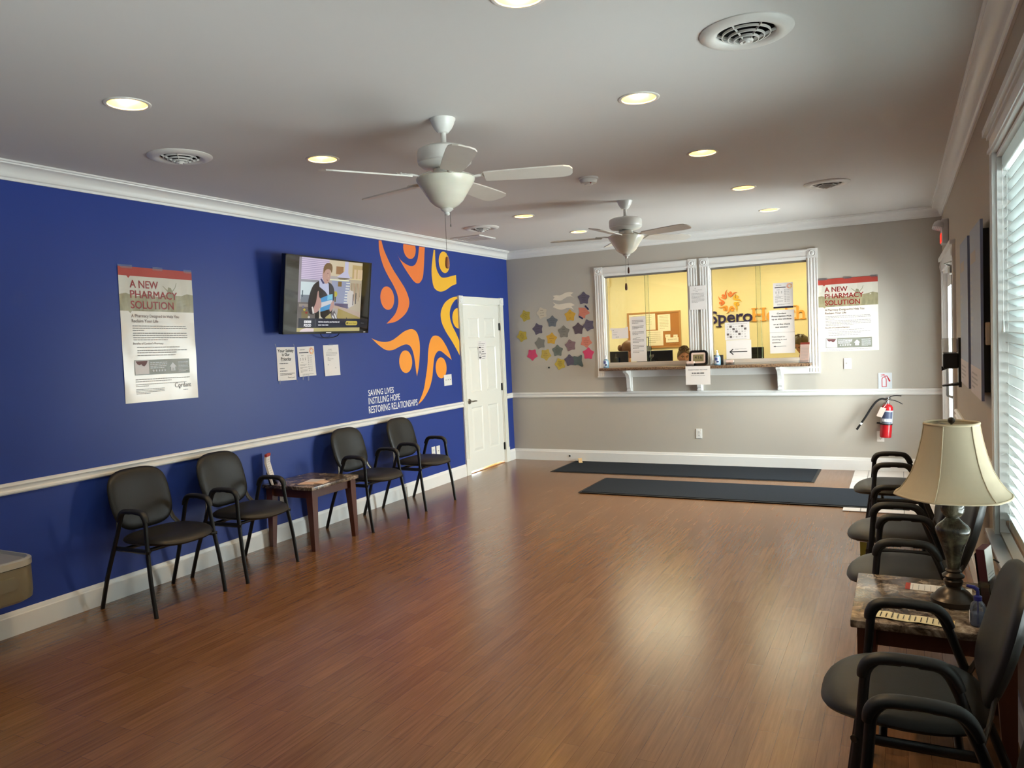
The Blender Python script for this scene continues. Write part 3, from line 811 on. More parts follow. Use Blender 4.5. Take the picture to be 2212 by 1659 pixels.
# ------------------------------------------------------------------ chairs
m_vinyl = mat('black_vinyl', (23, 21, 19), 0.45, spec=0.4, var=0.10, scale=60, bump=0.06)
m_tube = mat('black_powder_coat', (20, 21, 23), 0.38, spec=0.5, var=0.08)
m_pad = mat('black_arm_plastic', (24, 24, 24), 0.5, var=0.08)
m_brk = mat('dark_bracket_metal', (90, 84, 76), 0.35, metal=.8)
U0 = .31     # chair origin lies this far in front of its back plane
def se(p, wa, wb_front, wb_back, topn=1.0):
    def f(t):
        c, s = math.cos(t), math.sin(t)
        a = math.copysign(abs(c) ** (2 / p), c); b = math.copysign(abs(s) ** (2 / p), s)
        return (a * wa, b * (wb_front if b > 0 else wb_back))
    return f
def make_chair():
    c = thing('guest_chair', '', 'chair', None, None)
    for s in (-1, 1):
        yy = .262 * s; ya = .240 * s
        # front leg runs from the floor up and over under the armrest
        front = [(.575, yy, 0), (.548, yy * .98 + ya * .02, .2), (.520, yy * .4 + ya * .6, .40), (.506, ya, .545)]
        arch = [(.506, ya, .545), (.500, ya, .588), (.482, ya, .616), (.450, ya, .628), (.33, ya, .629), (.308, ya, .621), (.289, ya, .598), (.270, ya, .555)]
        rear = [(.270, ya, .555), (.215, yy * .5 + ya * .5, .40), (.14, yy, .20), (.070, yy, 0)]
        sh = lambda P: [(u - U0, y, z) for u, y, z in P]
        MB().tube(sh(catmull(front, 3) + catmull(arch[:5], 3)[1:]), .0128, 10, sx=1.15, sy=.95, up=(1, 0, 0)).build('leg', m_tube, c, 60)
        MB().tube(sh(catmull(arch[4:], 3) + catmull(rear, 3)[1:]), .0128, 10, sx=1.15, sy=.95, up=(1, 0, 0)).build('leg', m_tube, c, 60)
        pad = catmull([(.511, ya, .572), (.507, ya, .594), (.490, ya, .620), (.458, ya, .632), (.40, ya, .635), (.335, ya, .633), (.302, ya, .624), (.280, ya, .600), (.266, ya, .570)], 3)
        n = len(pad); rr = [.0135 + .006 * min(1, 4.0 * min(k, n - 1 - k) / (n - 1) + .35) for k in range(n)]
        MB().tube(sh(pad), rr, 14, sx=.84, sy=1.12, up=(0, 0, 1)).build('armrest', m_pad, c, 60)
        mb = MB(); mb.tube(sh([(.518, yy - .02 * s, .392), (.36, yy - .02 * s, .392), (.212, yy - .02 * s, .392)]), .013, 8, sx=1.2, sy=.7, up=(0, 0, 1))
        mb.tube(sh([(.535, yy, .392), (.515, yy - .03 * s, .392)]), .011, 8)
        mb.build('side_rail', m_tube, c, 60)
        mb = MB(); mb.tube(sh([(.222, yy - .010 * s, .42), (.210, yy - .03 * s, .445), (.195, yy - .06 * s, .490), (.182, yy - .075 * s, .55)]), .014, 8, sx=.45, sy=1.1, up=(1, 0, 0))
        mb.build('back_bracket', m_brk, c, 60)
    mb = MB()
    for u in (.46, .27): mb.tube([(u - U0, -.245, .388), (u - U0, .245, .388)], .012, 8)
    mb.build('cross_rail', m_tube, c, 60)
    o = se(2.9, .248, .235, .225)
    def seat_fn(a, b, h):
        u = .405 + b; dip = .010 * (1 - (a / .25) ** 2) * (1 if h > 0 else 0)
        fall = -.020 * max(0, (b - .08) / .155) ** 2
        return (u - U0, a * (1 - .10 * max(0, b) / .235 * 1.0), .436 + h + fall - dip * .6 + .005)
    MB().pillow(o, seat_fn, .032, .042, 8, 48, 4.5).build('seat', m_vinyl, c, 50)
    ob = se(3.3, .220, .196, .190)
    def back_fn(a, b, h):
        t = (b + .2) / .4
        wv = 1.0 - .06 * max(0, .5 - t)
        u = .196 - .110 * t - .012 * math.sin(PI * t) + .026 * (a / .22) ** 2
        return (u + h * .95 - U0, a * wv, .660 + b + h * .28)
    MB().pillow(ob, back_fn, .022, .032, 8, 48, 5).build('backrest', m_vinyl, c, 50)
    return c
chair0 = make_chair()
spots = [
    ('L', 3.256, 0, 0.0, 'black guest chair nearest the viewer along the blue wall'),
    ('L', 3.940, 4, 0.0, 'black guest chair just before the side table on the blue wall'),
    ('L', 5.372, 0, 0.0, 'black guest chair just beyond the side table on the blue wall'),
    ('L', 6.185, 0, 0.0, 'black guest chair last in the row, next to the white door'),
    ('R', 5.830, 2, .045, 'black guest chair nearest the entry door on the window side'),
    ('R', 4.570, 1, .012, 'black guest chair in the middle of three beyond the lamp'),
    ('R', 3.830, 0, -.028, 'black guest chair right behind the table with the lamp'),
    ('R', 2.560, 0, -.028, 'black guest chair in front of the lamp table, its seat fully seen'),
    ('R', 1.815, 0, -.052, 'black guest chair cut by the picture edge, only its armrest and back showing'),
]
for i, (sd_, y, dr, off, lab) in enumerate(spots):
    c = chair0 if i == 0 else copy_tree(chair0)
    if sd_ == 'L': c.matrix_world = T(XL + .012 + U0 + off, y, 0) @ RZ(dr)
    else: c.matrix_world = T(XR - .012 - U0 - off, y, 0) @ RZ(180 + dr)
    tag(c, lab, 'chair', 'black guest chairs along the walls')

# ------------------------------------------------------------------ side tables
m_cherry = mat('cherry_wood', (84, 44, 30), .35, var=.22, scale=4, stretch=(14, 14, 1.2))
m_faux = stone_material('brown_faux_marble', ((38, 30, 26), (92, 78, 66), (150, 132, 114), (196, 182, 164)), 16, (.115, .095), .22)
def side_table(M, label, dx, dy, h):
    t = thing('side_table', label, 'side table', M, 'side tables with stone-look tops')
    MB().rbox((-dx / 2, -dy / 2, h - .028), (dx / 2, dy / 2, h), .004).build('tabletop', m_faux, t, 40)
    mb = MB()
    for s in (-1, 1):
        mb.box((-dx / 2 + .05, s * (dy / 2 - .055) - .009, h - .098), (dx / 2 - .05, s * (dy / 2 - .055) + .009, h - .028)); mb.box((s * (dx / 2 - .055) - .009, -dy / 2 + .05, h - .098), (s * (dx / 2 - .055) + .009, dy / 2 - .05, h - .028))
    mb.build('apron', m_cherry, t)
    for sx_ in (-1, 1):
        for sy_ in (-1, 1):
            cx, cy = sx_ * (dx / 2 - .052), sy_ * (dy / 2 - .052)
            v = []
            for z, q in ((0, .019), (h - .098, .031), (h - .028, .031)):
                ox, oy = (cx + sx_ * (.031 - q), cy + sy_ * (.031 - q))
                v += [(ox - q, oy - q, z), (ox + q, oy - q, z), (ox + q, oy + q, z), (ox - q, oy + q, z)]
            f = [(0, 3, 2, 1), (8, 9, 10, 11)] + [(4 * k + i, 4 * k + (i + 1) % 4, 4 * k + 4 + (i + 1) % 4, 4 * k + 4 + i) for k in (0, 1) for i in range(4)]
            MB().add(v, f).build('leg', m_cherry, t)
    return t
TH = .510
side_table(T(XL + .018 + .26, 4.735, 0), 'side table with a stone-look top between the chairs on the blue wall', .52, .57, TH)
side_table(T(.085, 3.225, 0) @ RZ(180), 'side table with a stone-look top holding the table lamp', .53, .585, TH)

# ------------------------------------------------------------------ table lamp
lamp = thing('table_lamp', 'bell-shaped beige table lamp with a dark turned stone-look body', 'table lamp', T(.160, 3.235, TH + .0008))
m_urn = stone_material('dark_green_brown_marble', ((22, 20, 18), (52, 44, 36), (78, 74, 58), (120, 112, 96)), 14, None, .14)
m_bron = mat('dark_bronze', (58, 48, 40), .32, metal=.55, var=.15)
MB().lathe([(.0005, 0), (.075, 0), (.077, .006), (.077, .020), (.070, .026), (.064, .030), (.060, .036), (.052, .046), (.036, .058), (.026, .066), (.0005, .067)], 40).build('base', m_bron, lamp, 40)
MB().lathe([(.024, .064), (.030, .074), (.033, .088), (.026, .096), (.036, .102), (.038, .108), (.028, .116), (.024, .120), (.027, .126), (.021, .132), (.0215, .140)], 36).build('lower_stem', m_bron, lamp, 40)
MB().lathe([(.0215, .136), (.026, .17), (.038, .215), (.052, .255), (.058, .275), (.058, .286), (.050, .298), (.036, .310), (.028, .318), (.022, .326), (.030, .334), (.038, .346), (.040, .362), (.038, .376), (.042, .382), (.049, .387), (.048, .391), (.0005, .391)], 44).build('body', m_urn, lamp, 40)
MB().lathe([(.014, .389), (.014, .41), (.018, .412), (.018, .465), (.012, .468)], 20).build('socket', m_bron, lamp, 40)
mb = MB(); mb.tube(catmull([(0, -.018, .415), (0, -.055, .47), (0, -.062, .55), (0, -.03, .645), (0, 0, .668), (0, .03, .645), (0, .062, .55), (0, .055, .47), (0, .018, .415)], 4), .002, 6)
for k in range(3):
    a = k * 2 * PI / 3; mb.tube([(0, 0, .668), (.088 * math.cos(a), .088 * math.sin(a), .676)], .002, 6)
mb.build('harp', m_steel, lamp)
mb = MB(); mb.sphere((0, 0, .690), .0125, 16, 10); mb.tube([(0, 0, .665), (0, 0, .682)], .004, 8); mb.build('finial', m_bron, lamp, 40)
m_shade = mat('beige_linen_shade', (206, 190, 162), .85, var=.04, scale=90, stretch=(1, 1, .2))
_n = m_shade.node_tree; _t = _n.nodes.new('ShaderNodeBsdfTranslucent'); _t.inputs[0].default_value = (.55, .45, .32, 1)
_x = _n.nodes.new('ShaderNodeMixShader'); _x.inputs[0].default_value = .22
_n.links.new(_n.nodes['Principled BSDF'].outputs[0], _x.inputs[1]); _n.links.new(_t.outputs[0], _x.inputs[2]); _n.links.new(_x.outputs[0], _n.nodes['Material Output'].inputs[0])
def shade_r(th):
    q = (th % (PI / 3)) - PI / 6
    return .68 + .32 * math.cos(PI / 6) / math.cos(q) * 1.03
prof = [(.194, .412), (.191, .418), (.176, .432), (.154, .462), (.134, .50), (.118, .545), (.107, .59), (.098, .63), (.092, .668), (.090, .684)]
N_ = 72; ph0 = math.radians(10.5)
mb = MB(); v = []; f = []
for d in (0, -.0025):
    for r, z in prof:
        for i in range(N_):
            th = 2 * PI * i / N_; rr = (r + d) * shade_r(th)
            v.append((rr * math.cos(th + ph0), rr * math.sin(th + ph0), z))
K = len(prof)
for s in (0, 1):
    for k in range(K - 1):
        for i in range(N_):
            j = (i + 1) % N_; q = (s * K * N_ + k * N_ + i, s * K * N_ + k * N_ + j, s * K * N_ + (k + 1) * N_ + j, s * K * N_ + (k + 1) * N_ + i)
            f.append(q if s == 0 else tuple(reversed(q)))
for k in (0, K - 1):
    for i in range(N_):
        j = (i + 1) % N_; f.append((k * N_ + i, k * N_ + j, K * N_ + k * N_ + j, K * N_ + k * N_ + i))
mb.add(v, f); sh_ = mb.build('lamp_shade', m_shade, lamp, 30)
mb = MB()
for k in range(6):
    th = k * PI / 3
    mb.tube([((r + .001) * shade_r(th) * math.cos(th + ph0), (r + .001) * shade_r(th) * math.sin(th + ph0), z) for r, z in prof], .0022, 6)
for r, z, w in ((.194, .414, .004), (.0905, .680, .005)):
    mb.tube([(r * shade_r(2 * PI * i / 48) * math.cos(2 * PI * i / 48 + ph0), r * shade_r(2 * PI * i / 48) * math.sin(2 * PI * i / 48 + ph0), z) for i in range(49)], w, 6)
mb.build('shade_trim', mat('shade_braid', (196, 178, 148), .8), sh_, 50)
mb = MB(); mb.tube(catmull([(.06, .02, .008), (.10, .12, .006), (.118, .24, .004)], 4) + catmull([(.118, .262, .004), (.125, .285, .04), (.145, .275, .10), (.175, .26, .09), (.212, .255, .03), (.214, .25, -.12)], 5), .0035, 7); mb.build('power_cord', m_black, lamp, 60)

# ------------------------------------------------------------------ papers and things on the right-hand table
m_redband = mat('brick_red_print', (176, 66, 54), .5)
m_sheet = mat('glossy_sheet', (238, 232, 226), .35, var=.02)
p = thing('leaflet', 'narrow white leaflet with a red band at the lamp foot', 'leaflet', T(.115, 3.385, TH + .0008) @ RZ(-3))
MB().box((-.115, -.042, 0), (.115, .042, .0012)).build('sheet', m_sheet, p)
MB().box((-.1155, -.0421, .0002), (-.098, .0421, .0016)).build('red_band', m_redband, p)
mb = MB()
for k in range(9): lines(mb, -.036, .034, 0, .0022, 1, 0, .9, k, .0016, basis((-.088 + .021 * k, 0, 0), (0, 1, 0), (-1, 0, 0), (0, 0, 1)))
mb.build('print', m_grey_print, p)
p = thing('menu_sheet', 'cream menu leaflet with a tan picture on the near edge of the lamp table', 'leaflet', T(.010, 3.005, TH + .0008) @ RZ(-6))
mb = MB(); v = []
for i in range(9):
    x = -.14 + .035 * i; z = .001 + .004 * math.sin(i * .9) ** 2
    v += [(x, -.035, z), (x, .035, z), (x, -.035, z + .0012), (x, .035, z + .0012)]
f = []
for i in range(8):
    a = 4 * i; f += [(a + 2, a + 6, a + 7, a + 3), (a, a + 1, a + 5, a + 4), (a, a + 4, a + 6, a + 2), (a + 1, a + 3, a + 7, a + 5)]
mb.add(v, f); mb.build('sheet', mat('cream_sheet', (240, 222, 178), .6), p)
mb = MB(); mb.rect(-.138, -.03, -.118, .03, .0032); mb.rect(.12, -.034, .138, .034, .0055); mb.build('picture', mat('tan_print', (206, 168, 96), .6), p)
mb = MB()
for k in range(12): lines(mb, -.028, .028 - .006 * (k % 3), 0, .0035, 1, 0, 1, 40 + k, .0068, basis((-.108 + .0185 * k, 0, 0), (0, 1, 0), (-1, 0, 0), (0, 0, 1)))
mb.build('print', m_print, p)
m_acr = glass_mat('clear_acrylic', (244, 248, 250), .02)
p = thing('brochure_stand', 'clear acrylic stand with maroon-edged brochures beside the table lamp', 'brochure holder', T(.287, 3.265, TH) @ RZ(72))
mb = MB(); lean = RX(-6)
mb.box((-.052, -.018, 0), (.052, .030, .003)); mb.box((-.052, -.012, 0), (.052, -.009, .10), lean); mb.box((-.052, .022, 0), (.052, .025, .20), lean); mb.box((-.052, -.012, .003), (-.049, .025, .10), lean); mb.box((.049, -.012, .003), (.052, .025, .10), lean)
mb.build('holder', m_acr, p)
mb = MB(); mb.box((-.047, -.007, .006), (.047, .020, .215), lean); tag(mb.build('brochures', mat('maroon_paper', (96, 36, 40), .5), p), 'stack of maroon-edged brochures')
mb = MB(); mb.box((-.046, -.0085, .008), (.046, -.0072, .214), lean); tag(mb.build('cover', m_sheet, p), 'glossy white cover')
mb = MB(); lines(mb, -.036, .034, .12, .003, 6, .012, .6, 3, 0, lean @ T(0, -.0089, 0) @ RX(90)); mb.build('print', m_grey_print, p)
bt = thing('sanitizer_bottle', 'clear sanitizer bottle with a dark blue pump on the lamp table', 'bottle', T(.222, 3.02, TH))
MB().lathe([(.0005, .002), (.022, .002), (.025, .006), (.025, .060), (.021, .078), (.012, .088), (.011, .098)], 28).build('bottle', glass_mat('clear_plastic', (240, 244, 250), .05, milky=.06), bt, 40)
MB().lathe([(.0005, .004), (.0225, .004), (.0225, .045), (.0005, .045)], 28).build('gel', glass_mat('clear_gel', (200, 215, 240), .05, milky=.25), bt, 40)
mb = MB(); mb.tube([(0, 0, .006), (0, 0, .10)], .003, 8); mb.lathe([(.013, .09), (.013, .104), (.006, .108), (.005, .124), (.0005, .126)], 18); mb.tube([(0, 0, .126), (-.010, .0, .134), (-.034, .0, .138)], [.008, .007, .005], 8)
tag(mb.build('pump', mat('dark_blue_plastic', (38, 36, 110), .35), bt, 40), 'dark blue pump head')
MB().box((-.0255, -.012, .012), (-.0245, .012, .05)).build('bottle_label', m_sheet, bt)

# ------------------------------------------------------------------ left table: brochures and folded leaflets
p = thing('brochure_stack', 'curved white brochure with a red top standing on the left side table', 'brochure', T(XL + .115, 4.50, TH) @ RZ(118))
mb = MB(); v = []
cur = [(0, 0), (.020, .06), (.034, .12), (.046, .175), (.044, .215), (.040, .245)]
for y_, z_ in cur:
    for x_ in (-.05, .05):
        for d in (0, .016): v.append((x_, y_ + d, z_ + .002))
f = []
for i in range(len(cur) - 1):
    a = 4 * i; f += [(a, a + 2, a + 6, a + 4), (a + 1, a + 5, a + 7, a + 3), (a, a + 4, a + 5, a + 1), (a + 2, a + 3, a + 7, a + 6)]
f += [(0, 1, 3, 2), (4 * len(cur) - 4, 4 * len(cur) - 2, 4 * len(cur) - 1, 4 * len(cur) - 3)]
mb.add(v, f); mb.build('sheets', m_sheet, p)
mb = MB(); mb.add([(-.0502, .0395, .226), (.0502, .0395, .226), (.0502, .0385, .248), (-.0502, .0385, .248), (-.0502, .058, .226), (.0502, .058, .226), (.0502, .057, .248), (-.0502, .057, .248)], [(0, 1, 2, 3), (7, 6, 5, 4), (3, 2, 6, 7), (0, 3, 7, 4), (1, 5, 6, 2), (0, 4, 5, 1)]); mb.build('red_band', m_redband, p)
mb = MB()
for k in range(9):
    z_ = .20 - .018 * k; y_ = -.0008 + (.020 * z_ / .06 if z_ < .06 else .020 + .014 * (z_ - .06) / .06 if z_ < .12 else .034 + .012 * (z_ - .12) / .055 if z_ < .175 else .0445)
    lines(mb, -.04, .04, 0, .0025, 1, 0, .8, 70 + k, 0, T(0, y_ - .0012, z_) @ RX(90))
mb.build('print', m_grey_print, p)
mb = MB(); mb.box((-.053, -.006, 0), (.053, .030, .003)); mb.box((-.053, -.006, .003), (.053, -.003, .07), RX(-12)); mb.box((-.053, .027, .003), (.053, .030, .11), RX(-12))
mb.build('holder', m_acr, p)
m_tanp = mat('tan_leaflet', (222, 186, 158), .6)
p = thing('folded_leaflet', 'tan leaflets lying half folded on the left side table', 'leaflet', T(XL + .365, 4.66, TH + .0008) @ RZ(14))
mb = MB(); mb.box((-.07, -.13, 0), (.06, .10, .0025)); mb.add([(.06, -.10, .0), (.135, -.10, .0), (.135, .02, .0), (.06, .02, .0), (.06, -.10, .010), (.135, -.10, .003), (.135, .02, .003), (.06, .02, .010)], [(3, 2, 1, 0), (4, 5, 6, 7), (0, 1, 5, 4), (1, 2, 6, 5), (2, 3, 7, 6), (3, 0, 4, 7)])
mb.build('sheet', m_tanp, p)
mb = MB(); mb.rect(-.065, -.02, .055, .095, .0030); mb.build('fold_panel', m_sheet, p)
mb = MB(); lines(mb, -.06, .05, .07, .003, 7, .012, .6, 21, .0033); mb.build('print', m_grey_print, p)

# ------------------------------------------------------------------ mats, door wedge, small green carton
m_mat = mat('charcoal_mat_pile', (40, 44, 50), .95, spec=.1, var=.25, scale=180, bump=.5)
m_rub = mat('black_mat_rubber', (22, 23, 25), .6)
def floor_mat(x0, y0, x1, y1, label):
    t = thing('floor_mat', label, 'mat', T((x0 + x1) / 2, (y0 + y1) / 2, 0.0005), 'long charcoal floor mats')
    a, b = (x1 - x0) / 2, (y1 - y0) / 2
    z = .0062 if x1 > -.467 else 0
    MB().box((-a, -b, z), (a, b, z + .004)).build('rubber_border', m_rub, t)
    MB().box((-a + .03, -b + .03, z + .004), (a - .03, b - .03, z + .009)).build('pile', m_mat, t)
floor_mat(-3.725, 8.135, -.805, 8.922, 'long charcoal mat against the end wall')
floor_mat(-2.935, 7.06, .040, 7.872, 'long charcoal mat reaching onto the entry tiles')
p = thing('door_wedge', 'small wooden wedge at the corner of the far mat', 'door wedge', T(-3.62, 8.83, .010) @ RZ(-64))
MB().add([(-.085, -.024, 0), (.085, -.022, 0), (.085, .022, 0), (-.085, .024, 0), (-.085, -.024, .034), (.085, -.022, .006), (.085, .022, .006), (-.085, .024, .034)], [(3, 2, 1, 0), (4, 5, 6, 7), (0, 1, 5, 4), (1, 2, 6, 5), (2, 3, 7, 6), (3, 0, 4, 7)]).build('block', mat('raw_pine', (226, 190, 140), .6, var=.12, scale=20), p)
p = thing('carton', 'small olive green carton on the floor by the window-side chairs', 'box', T(-.215, 5.20, 0))
MB().box((-.035, -.05, 0.0005), (.035, .05, .24)).build('box', mat('olive_card', (128, 122, 44), .5), p)
MB().box((-.036, -.051, .215), (.036, .051, .228)).build('band', m_sheet, p)

# ------------------------------------------------------------------ drinking fountain
m_ss = mat('satin_stainless', (150, 142, 118), .38, metal=.6, var=.08)
p = thing('drinking_fountain', 'grey steel drinking fountain on the blue wall at the picture edge', 'drinking fountain', T(XL, 2.22, -.025))
y1_ = .245
out = [(.001, -.30), (.26, -.30)] + [(.26 + .10 * math.sin(a), -.20 - .10 * math.cos(a)) for a in [PI / 2 * k / 6 for k in range(1, 7)]] + [(.36, y1_ - .10)] + [(.26 + .10 * math.cos(a), y1_ - .10 + .10 * math.sin(a)) for a in [PI / 2 * k / 6 for k in range(1, 7)]] + [(.001, y1_)]
mb = MB(); n = len(out)
lv = [(.90, .300), (.985, .318), (1.0, .350), (1.0, .495)]
v = []
for s, z in lv:
    for x, y in out: v.append((.001 + (x - .001) * s, y * s, z))
f = [tuple(reversed(range(n)))] + [(k * n + i, k * n + (i + 1) % n, (k + 1) * n + (i + 1) % n, (k + 1) * n + i) for k in range(len(lv) - 1) for i in range(n)]
mb.add(v, f); mb.build('cabinet', m_ss, p, 40)
mb = MB(); v = []
lv = [(1.0, .497), (1.012, .500), (1.012, .532), (.985, .540), (.94, .540), (.91, .525), (.70, .508), (.0, .505)]
for s, z in lv:
    for x, y in out: v.append((.001 + (x - .001) * s + (0 if s > .95 else .012), y * s - .02 * (1 - s), z))
f = [(k * n + i, k * n + (i + 1) % n, (k + 1) * n + (i + 1) % n, (k + 1) * n + i) for k in range(len(lv) - 1) for i in range(n)]
mb.add(v, f, None); tag(mb.build('basin', mat('polished_basin', (206, 204, 190), .32, metal=.55), p, 40), 'polished basin and rim')
pb = MB(); pb.prism(rrect(-.09, .385, .13, .455, .032), .0, .008, basis((.3585, 0, 0), (0, 1, 0), (0, 0, 1), (1, 0, 0)))
tag(pb.build('push_bar', mat('push_bar_steel', (150, 142, 120), .4, metal=.7), p, None, T(0, 0, 0)), 'oval push bar')
mb = MB(); mb.tube([(.07, -.08, .512), (.07, -.08, .57), (.10, -.07, .59), (.13, -.05, .585)], [.012, .012, .011, .009], 10); mb.build('bubbler', m_chrome, p, 40)
# ------------------------------------------------------------------ painted mural on the blue wall
MURAL=[
  ('O',[[(6.2,2.622),(6.2,2.535),(6.222,2.445),(6.266,2.355),(6.327,2.276),(6.4,2.197),(6.457,2.116),(6.479,2.045),(6.464,1.973),(6.413,1.9),(6.327,1.84),(6.254,1.799)],[(6.254,1.799),(6.304,1.802),(6.426,1.822),(6.555,1.877),(6.635,1.939),(6.674,2.013),(6.659,2.087),(6.603,2.17),(6.508,2.262),(6.414,2.352),(6.334,2.453),(6.277,2.542),(6.246,2.624)]],(6.293,2.054),(0.116,0.118)) ,
  ('O',[[(6.5,2.513),(6.547,2.463),(6.627,2.426),(6.731,2.404),(6.809,2.42),(6.858,2.467),(6.885,2.519),(6.913,2.628)],[(7.024,2.629),(7.004,2.516),(6.981,2.388),(6.954,2.298),(6.904,2.245),(6.846,2.227),(6.782,2.245),(6.711,2.297),(6.632,2.366),(6.555,2.445),(6.5,2.513)]],(6.731,2.587),(0.115,0.109)) ,
  ('Y',[[(7.2,2.614),(7.167,2.515),(7.137,2.397),(7.135,2.307),(7.155,2.218),(7.199,2.175),(7.294,2.155),(7.407,2.176),(7.539,2.228),(7.659,2.26)],[(7.656,2.362),(7.55,2.343),(7.421,2.319),(7.334,2.318),(7.276,2.354),(7.234,2.416),(7.223,2.506),(7.228,2.613)]],(7.407,2.49),(0.115,0.121)) ,
  ('Y',[[(7.664,2.115),(7.526,2.093),(7.395,2.043),(7.314,1.976),(7.276,1.909),(7.287,1.817),(7.363,1.711),(7.479,1.603),(7.574,1.506),(7.645,1.424)],[(7.651,1.599),(7.591,1.682),(7.52,1.764),(7.477,1.844),(7.472,1.925),(7.518,2.006),(7.602,2.069),(7.663,2.084)]],(7.655,1.859),(0.132,0.119)) ,
  ('A',[[(5.998,1.656),(6.094,1.629),(6.208,1.615),(6.327,1.627),(6.432,1.666),(6.561,1.719),(6.691,1.74),(6.776,1.711),(6.818,1.641),(6.828,1.553),(6.813,1.441),(6.785,1.329),(6.743,1.237)],[(6.743,1.237),(6.729,1.32),(6.716,1.42),(6.691,1.508),(6.643,1.565),(6.57,1.582),(6.464,1.563),(6.339,1.531),(6.22,1.535),(6.109,1.585),(5.998,1.656)]],(6.553,1.402),(0.116,0.118)) ,
  ('A',[[(6.737,0.937),(6.851,1.072),(6.909,1.208),(6.956,1.346),(6.98,1.473),(7.013,1.574),(7.066,1.643),(7.139,1.666),(7.234,1.647),(7.326,1.579),(7.416,1.47),(7.463,1.381)],[(7.463,1.381),(7.362,1.432),(7.243,1.489),(7.17,1.485),(7.105,1.429),(7.071,1.327),(7.036,1.2),(6.967,1.089),(6.842,0.984),(6.737,0.937)]],(7.23,1.302),(0.114,0.118)) ,
]
MC = {'O': mat('orange_vinyl', (238, 124, 52), .5, var=.01), 'Y': mat('yellow_vinyl', (244, 184, 48), .5, var=.01), 'A': mat('amber_vinyl', (248, 156, 48), .5, var=.01)}
mu = thing('wall_decal', 'orange and yellow flower-like wall decal of six figures by the white door', 'wall decal', onleft(0, 0, .0008))
def clip(poly, ymax):
    out = []
    n = len(poly)
    for i in range(n):
        a, b = poly[i], poly[(i + 1) % n]
        ia, ib = a[0] <= ymax, b[0] <= ymax
        if ia: out.append(a)
        if ia != ib:
            t = (ymax - a[0]) / (b[0] - a[0]); out.append((ymax, a[1] + t * (b[1] - a[1])))
    return out
def clipz(poly, zm): return [(b, a) for a, b in clip([(b, a) for a, b in poly], zm)]
for c, segs, hc, hr in MURAL:
    out = []
    for s in segs: out += catmull(s, 4)
    out = clipz(clip(dedupe(out), 7.652), 2.625)
    MB().flat(dedupe(out)).build('figure_body', MC[c], mu, None, T(0, 0, 0))
    MB().flat(clipz(clip(ell(hc[0], hc[1], hr[0], hr[1], 36), 7.652), 2.625)).build('figure_head', MC[c], mu, None, T(0, 0, 0))
m_wv = mat('white_vinyl', (236, 236, 240), .5, var=.01)
sl = thing('wall_slogan', 'white three-line slogan lettered on the blue wall above the chair rail', 'wall lettering', onleft(0, 0, .0008))
for s, y, z, w, h in (('SAVING LIVES', 5.900, 1.099, .416, .058), ('INSTILLING HOPE', 5.898, 1.018, .518, .064), ('RESTORING RELATIONSHIPS', 5.894, .930, .834, .068)):
    mb = MB(); put_text(mb, s, y, z, h, w, bold=.012); mb.build('lettering', m_wv, sl)

